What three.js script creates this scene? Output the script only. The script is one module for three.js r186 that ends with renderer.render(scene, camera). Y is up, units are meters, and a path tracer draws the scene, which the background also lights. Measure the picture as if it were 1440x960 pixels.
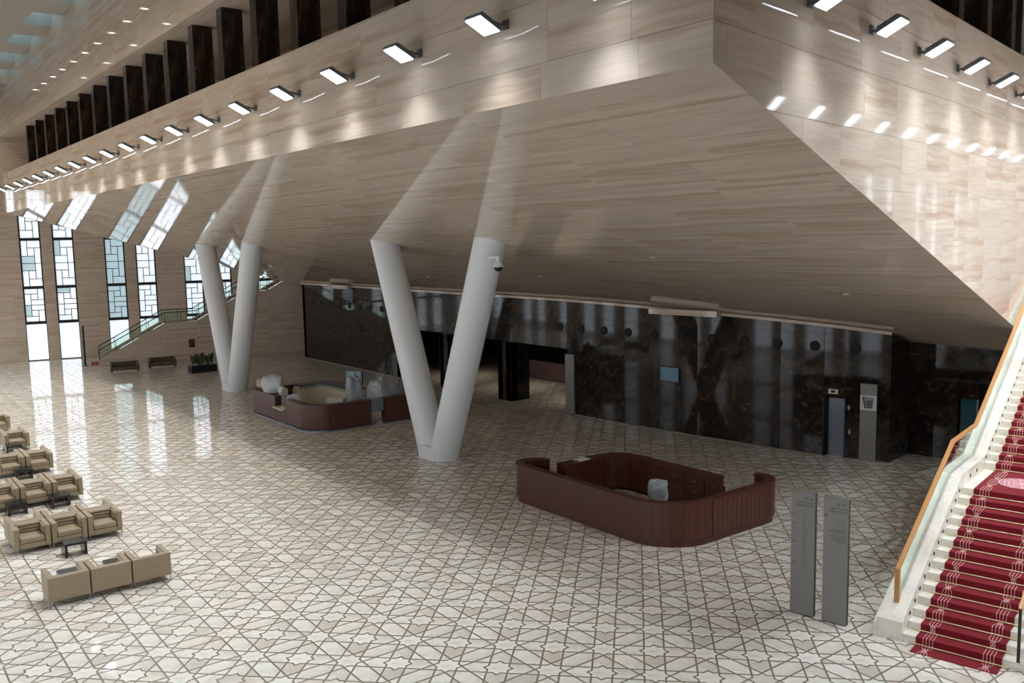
import * as THREE from 'three';
import { mergeGeometries } from 'three/addons/utils/BufferGeometryUtils.js';
import { RoundedBoxGeometry } from 'three/addons/geometries/RoundedBoxGeometry.js';
import { RectAreaLightUniformsLib } from 'three/addons/lights/RectAreaLightUniformsLib.js';
RectAreaLightUniformsLib.init();

// ───────────── camera, light levels, exposure ─────────────
const scene = new THREE.Scene();
scene.background = new THREE.Color(0x05070a);
const camera = new THREE.PerspectiveCamera(41.66, 1.5, 0.1, 300);
camera.position.set(0, 8.2, 0);
camera.rotation.order = 'YXZ';
camera.rotation.set(-6.48 * Math.PI / 180, 52.5 * Math.PI / 180, -1.1 * Math.PI / 180);
camera.updateMatrixWorld(true);
const EXPOSURE = 1.1;
const DAY_FRONT = 1.95;      // daylight through the front glazing (radiance of the panes)
const DAY_LEFT = 0.9; const DAY_RIGHT = 1.6;      // daylight through the far left glazing
const FLOOD = 80;           // the white floodlights along the stone fascia (candela)
const DOWN = 40;            // recessed ceiling downlights (candela)
const SKY = 1.6;            // skylight strip beside the upper wall
const dayColor = new THREE.Color().setRGB(0.82, 0.90, 1.0);
const floodColor = new THREE.Color().setRGB(0.84, 0.91, 1.0);
const warmColor = new THREE.Color().setRGB(1.0, 0.86, 0.68);

// ───────────── helpers ─────────────
let seed = 20240611;
const rnd = () => { seed = (seed + 0x6d2b79f5) | 0; let t = Math.imul(seed ^ (seed >>> 15), 1 | seed); t = (t + Math.imul(t ^ (t >>> 7), 61 | t)) ^ t; return ((t ^ (t >>> 14)) >>> 0) / 4294967296; };
const V3 = (x, y, z) => new THREE.Vector3(x, y, z);
const used = {};
function numbered(name) { const n = used[name] = (used[name] ?? -1) + 1; return n ? name + '_' + String(n).padStart(3, '0') : name; }
function tag(o, label, category, group, kind) {
  o.userData.label = label; o.userData.category = category;
  if (group) o.userData.group = group;
  if (kind) o.userData.kind = kind;
  return o;
}
function thing(name, label, category, pos = [0, 0, 0], turn = 0, group, kind) {
  const o = new THREE.Group(); o.name = numbered(name); o.position.set(...pos); o.rotation.y = turn; scene.add(o);
  return tag(o, label, category, group, kind);
}
function structure(name, label, category) {
  const o = new THREE.Group(); o.name = name; scene.add(o); return tag(o, label, category, null, 'structure');
}
function part(parent, name, geo, mat, pos, rot) {
  const m = new THREE.Mesh(geo, mat); m.name = name; m.castShadow = m.receiveShadow = true;
  if (pos) m.position.set(...pos); if (rot) m.rotation.set(...rot);
  parent.add(m); return m;
}
const boxCache = {};
function box(w, h, d) { const k = [w, h, d].map(v => v.toFixed(4)).join(); return boxCache[k] ??= new THREE.BoxGeometry(w, h, d); }
function rbox(w, h, d, r = 0.02, s = 2) { const k = 'r' + [w, h, d, r].map(v => v.toFixed(4)).join(); return boxCache[k] ??= new RoundedBoxGeometry(w, h, d, s, r); }
function boxAt(x0, x1, y0, y1, z0, z1) { const g = new THREE.BoxGeometry(x1 - x0, y1 - y0, z1 - z0); g.translate((x0 + x1) / 2, (y0 + y1) / 2, (z0 + z1) / 2); return g; }
function projectPx(p) { const v = p.clone().project(camera); return [720 + v.x * 720, 480 - v.y * 480, v.z]; }

// periodic value noise
const LAT = new Float32Array(65536); for (let i = 0; i < 65536; i++) LAT[i] = rnd();
function vnoise(x, y, px, py) {
  const xi = Math.floor(x), yi = Math.floor(y), fx = x - xi, fy = y - yi;
  const sx = fx * fx * (3 - 2 * fx), sy = fy * fy * (3 - 2 * fy);
  const m = (a, n) => ((a % n) + n) % n;
  const x0 = m(xi, px), x1 = m(xi + 1, px), y0 = m(yi, py), y1 = m(yi + 1, py);
  const h = (a, b) => LAT[(a * 131 + b * 7919 + px * 17 + py * 31) & 65535];
  return (h(x0, y0) * (1 - sx) + h(x1, y0) * sx) * (1 - sy) + (h(x0, y1) * (1 - sx) + h(x1, y1) * sx) * sy;
}
function fbm(u, v, fx, fy, oct) { let s = 0, a = 0.5, t = 0; for (let o = 0; o < oct; o++) { s += a * vnoise(u * fx, v * fy, fx, fy); t += a; a *= 0.55; fx *= 2; fy *= 2; } return s / t; }
function makeTex(w, h, metresU, metresV, fn) {
  const d = new Uint8Array(w * h * 4);
  for (let j = 0; j < h; j++) for (let i = 0; i < w; i++) { const c = fn(i / w, j / h); const k = (j * w + i) * 4; d[k] = Math.max(0, Math.min(255, c[0])); d[k + 1] = Math.max(0, Math.min(255, c[1])); d[k + 2] = Math.max(0, Math.min(255, c[2])); d[k + 3] = 255; }
  const t = new THREE.DataTexture(d, w, h); t.wrapS = t.wrapT = THREE.RepeatWrapping; t.magFilter = THREE.LinearFilter; t.minFilter = THREE.LinearMipmapLinearFilter; t.generateMipmaps = true; t.anisotropy = 8;
  t.colorSpace = THREE.SRGBColorSpace; t.repeat.set(1 / metresU, 1 / metresV); t.needsUpdate = true; return t;
}
const mix3 = (a, b, t) => [a[0] + (b[0] - a[0]) * t, a[1] + (b[1] - a[1]) * t, a[2] + (b[2] - a[2]) * t];
const sstep = (a, b, x) => { const t = Math.max(0, Math.min(1, (x - a) / (b - a))); return t * t * (3 - 2 * t); };

// ───────────── textures and materials ─────────────
const travTex = makeTex(512, 512, 8, 4, (u, v) => {
  const w = fbm(u, v, 3, 4, 3) * 0.10;
  const band = fbm(u, v + w, 2, 26, 4), soft = fbm(u, v + w * 0.6, 3, 7, 3), fine = fbm(u, v, 12, 128, 2);
  let c = mix3([206, 191, 175], [179, 156, 136], sstep(0.42, 0.78, band) * 0.75);
  c = mix3(c, [193, 178, 161], sstep(0.45, 0.75, soft) * 0.6);
  const k = 0.96 + 0.08 * fine; return [c[0] * k, c[1] * k, c[2] * k];
});
const darkTex = makeTex(512, 512, 3.2, 3.2, (u, v) => {
  const a = fbm(u, v, 8, 8, 5), b = fbm(u + 0.3, v + 0.6, 14, 14, 4), f = fbm(u, v, 60, 60, 2);
  const vein = Math.pow(1 - Math.min(1, Math.abs(a - 0.5) * 14), 3) * sstep(0.45, 0.65, b);
  const vein2 = Math.pow(1 - Math.min(1, Math.abs(b - 0.52) * 22), 3) * 0.5 * sstep(0.5, 0.7, a);
  let c = mix3([36, 31, 27], [54, 43, 35], sstep(0.35, 0.7, b));
  c = mix3(c, [140, 128, 112], Math.min(0.7, vein * 0.45 + vein2));
  const k = 0.8 + 0.4 * f; return [c[0] * k, c[1] * k, c[2] * k];
});
const marbleTex = makeTex(512, 512, 4, 4, (u, v) => {
  const a = fbm(u, v, 4, 4, 5), b = fbm(u + 0.4, v, 6, 10, 4);
  let c = mix3([238, 234, 224], [213, 205, 192], sstep(0.4, 0.75, a));
  c = mix3(c, [198, 192, 184], Math.pow(1 - Math.min(1, Math.abs(b - 0.5) * 12), 2) * 0.35);
  return c;
});
const woodTex = makeTex(256, 512, 1.2, 2.4, (u, v) => {
  const a = fbm(u, v, 26, 3, 3), b = fbm(u, v, 5, 2, 3), f = fbm(u, v, 90, 6, 2);
  let c = mix3([84, 43, 31], [71, 35, 26], sstep(0.35, 0.7, a)); c = mix3(c, [78, 39, 29], b * 0.4);
  const k = 0.9 + 0.2 * f; return [c[0] * k, c[1] * k, c[2] * k];
});
const leatherTex = makeTex(256, 256, 0.5, 0.5, (u, v) => { const f = fbm(u, v, 40, 40, 3), a = fbm(u, v, 4, 4, 2); const k = 0.93 + 0.1 * f + 0.05 * a; return [148 * k, 132 * k, 107 * k]; });
const std = (o) => new THREE.MeshStandardMaterial(o);
const phys = (o) => new THREE.MeshPhysicalMaterial(o);
const tint = (r, g, b) => new THREE.Color().setRGB(r, g, b);
const M = {
  stone: [[1, 1, 1], [0.98, 0.98, 0.978], [0.99, 0.982, 0.97], [0.97, 0.965, 0.955]].map(c => phys({ map: travTex, color: tint(...c), roughness: 0.05, specularIntensity: 0.8 })),
  wallStone: [[1, 1, 1], [0.98, 0.98, 0.978], [0.99, 0.982, 0.97]].map(c => std({ map: travTex, color: tint(...c), roughness: 0.35 })),
  joint: std({ color: 0x8d8478, roughness: 0.8 }),
  core: std({ color: 0xb5a892, roughness: 0.7 }),
  dark: [[1, 1, 1], [0.8, 0.78, 0.76], [1.15, 1.05, 1.0]].map(c => phys({ map: darkTex, color: tint(...c), roughness: 0.05, specularIntensity: 0.62 })),
  darkJoint: std({ color: 0x141210, roughness: 0.7 }),
  ceiling: std({ color: 0xa9a49b, roughness: 0.9 }),
  white: std({ color: 0xdde1e4, roughness: 0.42 }),
  stairMarble: std({ map: marbleTex, color: tint(1, 0.99, 0.95), roughness: 0.2 }),
  grout: std({ color: 0x857967, roughness: 0.3 }),
  floorPlain: std({ color: 0xb9b1a3, roughness: 0.25 }),
  wood: phys({ map: woodTex, roughness: 0.32 }),
  woodLight: phys({ map: woodTex, color: tint(1.12, 1.3, 1.35), roughness: 0.4 }),
  railWood: std({ color: 0xc08a4e, roughness: 0.35 }),
  brass: std({ color: 0xe6cba0, roughness: 0.35, metalness: 0.5 }),
  leather: std({ map: leatherTex, roughness: 0.48 }),
  oliveLeather: std({ map: leatherTex, color: tint(0.26, 0.26, 0.2), roughness: 0.45 }),
  chrome: std({ color: 0x9a9a9a, roughness: 0.2, metalness: 1 }),
  black: std({ color: 0x15161a, roughness: 0.2 }),
  blackMatte: std({ color: 0x111112, roughness: 0.7 }),
  frame: std({ color: 0x1d1f21, roughness: 0.5 }),
  panelGrey: std({ color: 0x84827c, roughness: 0.4, metalness: 0.15 }),
  panelEdge: std({ color: 0x3a302d, roughness: 0.5 }),
  lampGrey: std({ color: 0x6d7275, roughness: 0.5, metalness: 0.4 }),
  lampLens: std({ color: 0xffffff, emissive: floodColor, emissiveIntensity: 9 }),
  downLens: std({ color: 0xffffff, emissive: warmColor, emissiveIntensity: 9 }),
  pane: std({ color: 0xe8eef0, roughness: 0.5, emissive: dayColor, emissiveIntensity: 0.8 }),
  paneBlue: std({ color: 0xb8c8cc, roughness: 0.5, emissive: tint(0.30, 0.41, 0.46), emissiveIntensity: 1.0 }),
  skyPane: std({ color: 0x9fc4d2, roughness: 0.5, emissive: tint(0.36, 0.68, 0.82), emissiveIntensity: 1.0 }),
  railGlass: phys({ color: 0xf5fcf9, roughness: 0.03, transmission: 1, thickness: 0, ior: 1.45 }),
  plastic: phys({ color: 0xd5dade, roughness: 0.28, transmission: 0.25, thickness: 0, side: THREE.DoubleSide }),
  plasticGrey: phys({ color: 0x9aa0a4, roughness: 0.3, side: THREE.DoubleSide }),
  bag: std({ color: 0xa79d8c, roughness: 0.55 }),
  screenBlue: std({ color: 0x1d2c38, emissive: tint(0.03, 0.07, 0.1), emissiveIntensity: 0.6, roughness: 0.2 }),
  steel: std({ color: 0x7c838c, roughness: 0.3, metalness: 0.8 }),
  cream: std({ color: 0xd6cdb8, roughness: 0.5 }),
  paper: std({ color: 0xd8d8d6, roughness: 0.7 }),
  green: std({ color: 0x44552f, roughness: 0.6, side: THREE.DoubleSide }),
  tealGlass: phys({ color: 0x2b5560, roughness: 0.08, specularIntensity: 1 }),
  red: std({ color: 0x86141f, roughness: 0.8 }),
};

// stone slabs: rectangles laid in courses, clipped to a convex outline, each slab a mesh
const slabCache = {};
function flatSlab(poly, thick, ou, ov) {   // poly CCW in (x,y); face at z=0, back at z=-thick
  const n = poly.length, pos = [], nor = [], uv = [], idx = [];
  const tri = THREE.ShapeUtils.triangulateShape(poly.map(p => new THREE.Vector2(p[0], p[1])), []);
  for (const p of poly) { pos.push(p[0], p[1], 0); nor.push(0, 0, 1); uv.push(p[0] + ou, p[1] + ov); }
  for (const t of tri) idx.push(t[0], t[1], t[2]);
  for (let i = 0; i < n; i++) {
    const a = poly[i], b = poly[(i + 1) % n], dx = b[0] - a[0], dy = b[1] - a[1], l = Math.hypot(dx, dy) || 1, k = pos.length / 3;
    for (const [p, z] of [[a, 0], [a, -thick], [b, -thick], [b, 0]]) { pos.push(p[0], p[1], z); nor.push(dy / l, -dx / l, 0); uv.push(p[0] + ou, p[1] + ov + z); }
    idx.push(k, k + 1, k + 2, k, k + 2, k + 3);
  }
  const g = new THREE.BufferGeometry();
  g.setAttribute('position', new THREE.Float32BufferAttribute(pos, 3)); g.setAttribute('normal', new THREE.Float32BufferAttribute(nor, 3)); g.setAttribute('uv', new THREE.Float32BufferAttribute(uv, 2)); g.setIndex(idx);
  return g;
}
function clipConvex(sub, clip) {
  let out = sub;
  for (let i = 0; i < clip.length && out.length; i++) {
    const a = clip[i], b = clip[(i + 1) % clip.length], inp = out; out = [];
    const side = p => (b[0] - a[0]) * (p[1] - a[1]) - (b[1] - a[1]) * (p[0] - a[0]);
    for (let j = 0; j < inp.length; j++) {
      const p = inp[j], q = inp[(j + 1) % inp.length], sp = side(p), sq = side(q);
      if (sp >= 0) out.push(p);
      if ((sp > 0 && sq < 0) || (sp < 0 && sq > 0)) { const t = sp / (sp - sq); out.push([p[0] + (q[0] - p[0]) * t, p[1] + (q[1] - p[1]) * t]); }
    }
  }
  const r = []; for (const p of out) if (!r.length || Math.hypot(p[0] - r[r.length - 1][0], p[1] - r[r.length - 1][1]) > 0.004) r.push(p);
  if (r.length > 1 && Math.hypot(r[0][0] - r[r.length - 1][0], r[0][1] - r[r.length - 1][1]) < 0.004) r.pop();
  return r;
}
const polyArea = p => p.reduce((s, a, i) => { const b = p[(i + 1) % p.length]; return s + a[0] * b[1] - a[1] * b[0]; }, 0) / 2;
function frameOf(o, u, v) { const n = u.clone().cross(v); const m = new THREE.Matrix4().makeBasis(u, v, n); return { o, u, v, n, q: new THREE.Quaternion().setFromRotationMatrix(m) }; }
const atF = (F, x, y, d = 0) => F.o.clone().addScaledVector(F.u, x).addScaledVector(F.v, y).addScaledVector(F.n, d);
function laySlabs(parent, F, clip, rows, length, stagger, mats, name = 'slab', thick = 0.02, gap = 0.008, limit = 1e9) {
  const xs = clip.map(p => p[0]), x0 = Math.min(...xs), x1 = Math.max(...xs), made = [];
  rows.forEach(([y0, y1], r) => {
    const L = Array.isArray(length) ? length[r % length.length] : length, off = x0 - L + ((r * stagger) % 1) * L;
    for (let i = 0; off + i * L < x1; i++) {
      const a = off + i * L, w = L - gap, h = y1 - y0 - gap, variant = Math.floor(rnd() * 7), mat = mats[Math.floor(rnd() * mats.length)];
      const rect = [[0, 0], [w, 0], [w, h], [0, h]];
      const cut = clipConvex(rect, clip.map(p => [p[0] - a, p[1] - y0]));
      if (cut.length < 3 || polyArea(cut) < 0.01) continue;
      const whole = Math.abs(polyArea(cut) - w * h) < 1e-4, key = [w, h, variant, thick].map(v => v.toFixed(3)).join();
      const g = whole ? (slabCache[key] ??= flatSlab(rect, thick, variant * 0.71, variant * 0.53)) : flatSlab(cut, thick, variant * 0.71, variant * 0.53);
      made.push({ g, mat, p: atF(F, a, y0) });
    }
  });
  if (made.length > limit) { made.forEach(m => { const e = projectPx(m.p); m.k = m.p.distanceTo(camera.position) + (e[0] > -100 && e[0] < 1540 && e[1] > -100 && e[1] < 1060 ? 0 : 200); }); made.sort((a, b) => a.k - b.k); }
  const rest = [];
  made.forEach((m, i) => {
    if (i < limit) { const s = part(parent, i ? name + '_' + String(i).padStart(3, '0') : name, m.g, m.mat); s.position.copy(m.p); s.quaternion.copy(F.q); }
    else { const g = m.g.clone(); g.applyMatrix4(new THREE.Matrix4().compose(m.p, F.q, V3(1, 1, 1))); rest.push(g); }
  });
  if (rest.length) { const s = part(parent, name + '_field', mergeGeometries(rest), mats[0]); s.userData.kind = 'stuff'; }
}
const courses = (y0, y1, h) => { const r = []; for (let y = y0; y < y1 - 0.05; y += h) r.push([y, Math.min(y1, y + h)]); return r; };
// a solid from an outline in a frame (back of the slabs): face at d1, back at d0
function prism(F, poly, d0, d1) {
  const g = flatSlab(poly, d1 - d0, 0, 0), back = flatSlab(poly.slice().reverse(), 0.0001, 0, 0);
  back.scale(1, 1, 1); back.translate(0, 0, -(d1 - d0)); const gg = mergeGeometries([g, back]);
  const p = atF(F, 0, 0, d1); gg.applyMatrix4(new THREE.Matrix4().compose(p, F.q, V3(1, 1, 1))); return gg;
}
function areaLight(parent, p, target, w, h, color, intensity) {
  const l = new THREE.RectAreaLight(color, intensity, w, h); l.position.copy(p); l.lookAt(target); parent.add(l); return l;
}

function railBox(o, name, a, b, w, h, mat) { const A = V3(...a), B = V3(...b), d = B.clone().sub(A), L = d.length(); const m = part(o, name, rbox(w, h, L + h * 0.6, 0.012), mat); m.position.copy(A).add(B).multiplyScalar(0.5); m.quaternion.setFromUnitVectors(V3(0, 0, 1), d.normalize()); return m; }

// ───────────── plan of the hall (metres; the dark wall lies along x, the fan opens by 11–12 degrees) ─────────────
const A_R = 11 * Math.PI / 180, A_L = 12 * Math.PI / 180;
const ZF = -9.97, YB = 10.56, YT = 13.03, YU = 15.4, YC = 19;
const XR = -8.33, XL = -67.25, SLOPE = 0.295;
const soffitY = z => YB + SLOPE * (z - ZF);
const dR = V3(-Math.sin(A_R), 0, -Math.cos(A_R)), nR = V3(Math.cos(A_R), 0, -Math.sin(A_R));
const dL = V3(Math.sin(A_L), 0, -Math.cos(A_L)), nL = V3(Math.cos(A_L), 0, Math.sin(A_L));
const UP = V3(0, 1, 0);

// ───────────── floor: eight-pointed star paving ─────────────
const floor = structure('floor', 'polished cream marble floor with grey eight-pointed star strapwork', 'floor');
part(floor, 'slab_base', boxAt(-90, 16, -0.4, -0.03, -63, 10.5), M.floorPlain);
{
  const S = 0.9963, TH = 44.58 * Math.PI / 180, OX = -19.657, OZ = -9.071;
  const ux = Math.cos(TH), uz = -Math.sin(TH), vx = Math.sin(TH), vz = Math.cos(TH);
  const toWorld = (i, j) => [OX + S * (i * ux + j * vx), OZ + S * (i * uz + j * vz)];
  const w = 0.2, a = w * Math.SQRT2, e = a - w, inset = 0.019;
  function shrink(poly) {
    const A = polyArea(poly), s = A > 0 ? 1 : -1, n = poly.length, L = [];
    for (let i = 0; i < n; i++) { const p = poly[i], q = poly[(i + 1) % n], dx = q[0] - p[0], dy = q[1] - p[1], l = Math.hypot(dx, dy); const nx = -dy / l * s, ny = dx / l * s; L.push([p[0] + nx * inset, p[1] + ny * inset, dx / l, dy / l]); }
    return poly.map((_, i) => { const p = L[(i + n - 1) % n], q = L[i], det = p[2] * q[3] - p[3] * q[2]; const t = ((q[0] - p[0]) * q[3] - (q[1] - p[1]) * q[2]) / det; return [p[0] + p[2] * t, p[1] + p[3] * t]; });
  }
  const rot = (p, k) => { let [x, y] = p; for (let i = 0; i < k; i++) [x, y] = [-y, x]; return [x, y]; };
  const star = []; for (let k = 0; k < 4; k++) for (const p of [[a, 0], [w, e], [w, w], [e, w]]) star.push(rot(p, k));
  const arrow = [[a, 0], [a + w, -w], [1 - w, -w], [1 - w, -e], [1 - a, 0], [1 - w, e], [1 - w, w], [a + w, w]];
  const kite = [[a, 0], [a + w, w], [w, w], [w, e]], kite2 = kite.map(p => [p[0], -p[1]]).reverse();
  const hex = [[w, w], [w + a, w], [1 - w, 1 - w - a], [1 - w, 1 - w], [1 - w - a, 1 - w], [w, w + a]];
  const tri1 = [[w + a, w], [1 - w, w], [1 - w, 1 - w - a]], tri2 = [[w, w + a], [1 - w - a, 1 - w], [w, 1 - w]];
  const shapes = [];           // polygon relative to lattice point, in metres, in lattice axes (x right, y = second axis)
  const add = (poly) => { const q = shrink(poly).map(p => [p[0] * S, p[1] * S]); const ok = polyArea(q) < 0 ? q.slice().reverse() : q; shapes.push(ok); return shapes.length - 1; };
  const sStar = add(star), sArrow = [0, 1, 2, 3].map(k => add(arrow.map(p => rot(p, k)))), sKite = [0, 1, 2, 3].map(k => [add(kite.map(p => rot(p, k))), add(kite2.map(p => rot(p, k)))]);
  const flip = p => [1 - p[0], p[1]];
  const sHex = [add(hex), add(hex.map(flip))], sTri = [[add(tri1), add(tri2)], [add(tri1.map(flip)), add(tri2.map(flip))]];
  const tints = [[0.95, 0.94, 0.92], [0.99, 0.99, 0.975], [0.94, 0.945, 0.93], [0.965, 0.94, 0.905], [0.955, 0.925, 0.895], [0.92, 0.92, 0.905]];
  const mk = (c, vc) => phys({ map: marbleTex, color: c ? tint(...c) : 0xffffff, vertexColors: !!vc, roughness: 0.055, specularIntensity: 0.85 });
  const tileMats = tints.map(c => mk(c)), fieldMat = mk(null, true);
  const tiles = [];
  const cam = camera.position;
  const seen = (x, z) => { const p = projectPx(V3(x, 0, z)); return p[2] < 1 && p[0] > -130 && p[0] < 1590 && p[1] > 300 && p[1] < 1090; };
  for (let i = -70; i < 70; i++) for (let j = -70; j < 70; j++) {
    const [x, z] = toWorld(i, j);
    if (x < -76 || x > -1 || z < -38 || z > 3 || !seen(x, z)) continue;
    const even = ((i + j) % 2 + 2) % 2 === 0, list = [[sStar, 'star_tile']];
    if (even) for (let k = 0; k < 4; k++) list.push([sArrow[k], 'arrow_tile'], [sKite[k][0], 'kite_tile'], [sKite[k][1], 'kite_tile']);
    const o = even ? 0 : 1; list.push([sHex[o], 'hexagon_tile'], [sTri[o][0], 'triangle_tile'], [sTri[o][1], 'triangle_tile']);
    for (const [s, n] of list) tiles.push({ s, n, x, z, d: 0, t: Math.floor(rnd() * tints.length), o: rnd() * 4 });
  }
  const areas = shapes.map(p => Math.abs(polyArea(p)));
  const cen = shapes.map(p => p.reduce((c, q) => [c[0] + q[0] / p.length, c[1] + q[1] / p.length], [0, 0]));
  const hidden = (x, z) => { const p = projectPx(V3(x, 0, z)); return !(p[0] > 0 && p[0] < 1440 && p[1] > 0 && p[1] < 955) || p[0] > 1270 + (960 - p[1]) * 0.2; };
  for (const t of tiles) { const c = cen[t.s], x = t.x + c[0] * ux + c[1] * vx, z = t.z + c[0] * uz + c[1] * vz; t.cx = x; t.cz = z; const d = Math.hypot(x - cam.x, cam.y, z - cam.z); t.d = hidden(x, z) ? 1e9 : d * d * d / areas[t.s]; }
  tiles.sort((p, q) => p.d - q.d);
  // lattice axes: first -> (ux,uz), second -> (vx,vz); a tile lies face up, so build it in (first, -second)
  const tris = shapes.map(p => THREE.ShapeUtils.triangulateShape(p.map(q => new THREE.Vector2(q[0], q[1])), []));
  const H = 0.004;
  function tileGeo(s, x, z, off, color, out) {
    const P = shapes[s], n = P.length, base = out.pos.length / 3;
    const wx = q => x + q[0] * ux + q[1] * vx, wz = q => z + q[0] * uz + q[1] * vz;
    for (const q of P) { out.pos.push(wx(q), 0, wz(q)); out.nor.push(0, 1, 0); out.uv.push(q[0] + off, q[1] + off * 1.7); if (color) out.col.push(...color); }
    for (const t of tris[s]) out.idx.push(base + t[0], base + t[2], base + t[1]);
    for (let k = 0; k < n; k++) {
      const p = P[k], q = P[(k + 1) % n], b = out.pos.length / 3, dx = wx(q) - wx(p), dz = wz(q) - wz(p), l = Math.hypot(dx, dz);
      for (const [r, y] of [[p, 0], [p, -H], [q, -H], [q, 0]]) { out.pos.push(wx(r), y, wz(r)); out.nor.push(-dz / l, 0, dx / l); out.uv.push(r[0] + off, r[1] + off * 1.7); if (color) out.col.push(...color); }
      out.idx.push(b, b + 2, b + 1, b, b + 3, b + 2);
    }
  }
  const toGeo = o => { const g = new THREE.BufferGeometry(); g.setAttribute('position', new THREE.Float32BufferAttribute(o.pos, 3)); g.setAttribute('normal', new THREE.Float32BufferAttribute(o.nor, 3)); g.setAttribute('uv', new THREE.Float32BufferAttribute(o.uv, 2)); if (o.col.length) g.setAttribute('color', new THREE.Float32BufferAttribute(o.col, 3)); g.setIndex(o.idx); return g; };
  const fresh = () => ({ pos: [], nor: [], uv: [], col: [], idx: [] });
  const shared = shapes.map((_, s) => { const o = fresh(); tileGeo(s, 0, 0, s * 0.37, null, o); return toGeo(o); });
  const count = {};
  tiles.slice(0, 300).forEach(t => { const k = count[t.n] = (count[t.n] ?? -1) + 1; part(floor, k ? t.n + '_' + String(k).padStart(3, '0') : t.n, shared[t.s], tileMats[t.t], [t.x, 0, t.z]); });
  const o = fresh(); tiles.slice(300).forEach(t => tileGeo(t.s, t.x, t.z, t.o, tints[t.t], o));
  const f = part(floor, 'tile_field', toGeo(o), fieldMat); f.userData.kind = 'stuff';
  part(floor, 'joint_bed', boxAt(-76.5, -0.5, -0.03, -0.0042, -38.5, 3.5), M.grout);
}

// ───────────── the stone volume: soffit, fascias, gallery ─────────────
{
  const soffit = structure('ceiling_soffit', 'sloping polished travertine soffit under the hanging auditorium volume', 'ceiling');
  const c = 1 / Math.hypot(1, SLOPE), v = V3(0, -SLOPE * c, -c), u = V3(-1, 0, 0), F = frameOf(V3(XR, YB, ZF), u, v);
  const depth = (32 + ZF) / c, back = 32 + ZF;
  const poly = [[0, 0], [XR - XL, 0], [XR - XL - back * Math.tan(A_L), depth], [back * Math.tan(A_R), depth]];
  laySlabs(soffit, F, poly, courses(0, depth, 1.16), [3.1, 2.7, 3.4], 0.37, M.stone, 'slab', 0.02, 0.006, 300);
  part(soffit, 'backing', prism(F, [[0.25, 0.12], [XR - XL - 0.25, 0.12], [XR - XL - back * Math.tan(A_L) - 0.25, depth], [back * Math.tan(A_R) + 0.25, depth]], -0.3, -0.02), M.joint);
  const stations = [[-58, -12.5], [-46, -15], [-35, -13], [-22.3, -12.5], [-23.5, -16.5], [-19, -20], [-28, -23], [-15, -24], [-38, -24], [-56, -24]];
  for (const [x, z] of stations) part(soffit, 'sprinkler_plate', new THREE.CylinderGeometry(0.07, 0.09, 0.03, 12), M.white, [x, soffitY(z) - 0.02, z]);
}
{
  const wall = structure('wall_fascia', 'long polished travertine fascia carrying a row of floodlights', 'wall');
  const F = frameOf(V3(XL, 0, ZF), V3(1, 0, 0), UP), W = XR - XL;
  laySlabs(wall, F, [[0, YB], [W, YB], [W, YT], [0, YT]], [[YB, 11.16], [11.16, 12.2], [12.2, YT]], [2.3, 1.95, 2.6], 0.41, M.stone, 'slab', 0.02, 0.006);
  part(wall, 'backing', boxAt(XL, XR - 0.3, YB, YT, ZF - 0.35, ZF - 0.02), M.joint);
  const up = structure('wall_upper', 'upper travertine wall above the gallery opening', 'wall');
  laySlabs(up, F, [[0, YU], [W, YU], [W, YC], [0, YC]], courses(YU, YC, 1.2), [3.2, 2.9], 0.43, M.stone, 'slab', 0.02, 0.006, 120);
  part(up, 'backing', boxAt(XL, XR - 0.3, YU, YC, ZF - 0.35, ZF - 0.02), M.wallStone[1]);
}
{
  const wall = structure('wall_fascia_return', 'tall travertine side fascia tapering down along the staircase', 'wall');
  const F = frameOf(V3(XR, 0, ZF), dR, UP), len = 23, yEnd = soffitY(ZF - len * Math.cos(A_R));
  const poly = [[0, YB], [len, yEnd], [len, YT], [0, YT]];
  laySlabs(wall, F, poly, [[3.8, 4.86], [4.86, 5.9], [5.9, 6.95], [6.95, 7.97], [7.97, 9.02], [9.02, 10.08], [10.08, 11.14], [11.14, 12.2], [12.2, YT]], [1.75, 2.1, 1.6], 0.37, M.stone, 'slab', 0.02, 0.006);
  part(wall, 'backing', prism(F, [[0.12, YB + 0.06], [len, yEnd + 0.1], [len, YT], [0.12, YT]], -0.3, -0.02), M.joint);
  const far = structure('wall_fascia_far', 'travertine side of the volume continuing behind the staircase', 'wall');
  part(far, 'panel', prism(F, [[len, 0], [52, 0], [52, YT], [len, YT]], -0.3, 0), M.stone[1]);
  const up = structure('wall_upper_return', 'upper travertine wall above the side gallery', 'wall');
  laySlabs(up, F, [[0, YU], [52, YU], [52, YC], [0, YC]], courses(YU, YC, 1.2), 3.1, 0.43, M.stone, 'slab', 0.02, 0.006, 40);
  part(up, 'backing', prism(F, [[0.12, YU], [52, YU], [52, YC], [0.12, YC]], -0.3, -0.02), M.wallStone[1]);
  part(up, 'gallery_end', prism(F, [[18.6, YT], [52, YT], [52, YU], [18.6, YU]], -0.3, -0.1), M.wallStone[1]);
  // left side of the volume (seen edge-on from the hall)
  const FL = frameOf(V3(XL, 0, ZF), dL.clone().negate(), UP), lf = structure('wall_fascia_left', 'travertine end face of the hanging volume beside the window wall', 'wall');
  part(lf, 'panel', prism(FL, [[-22.5, soffitY(ZF - 22)], [0, YB], [0, YC], [-22.5, YC]], -0.3, 0), M.stone[2]);
}
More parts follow.
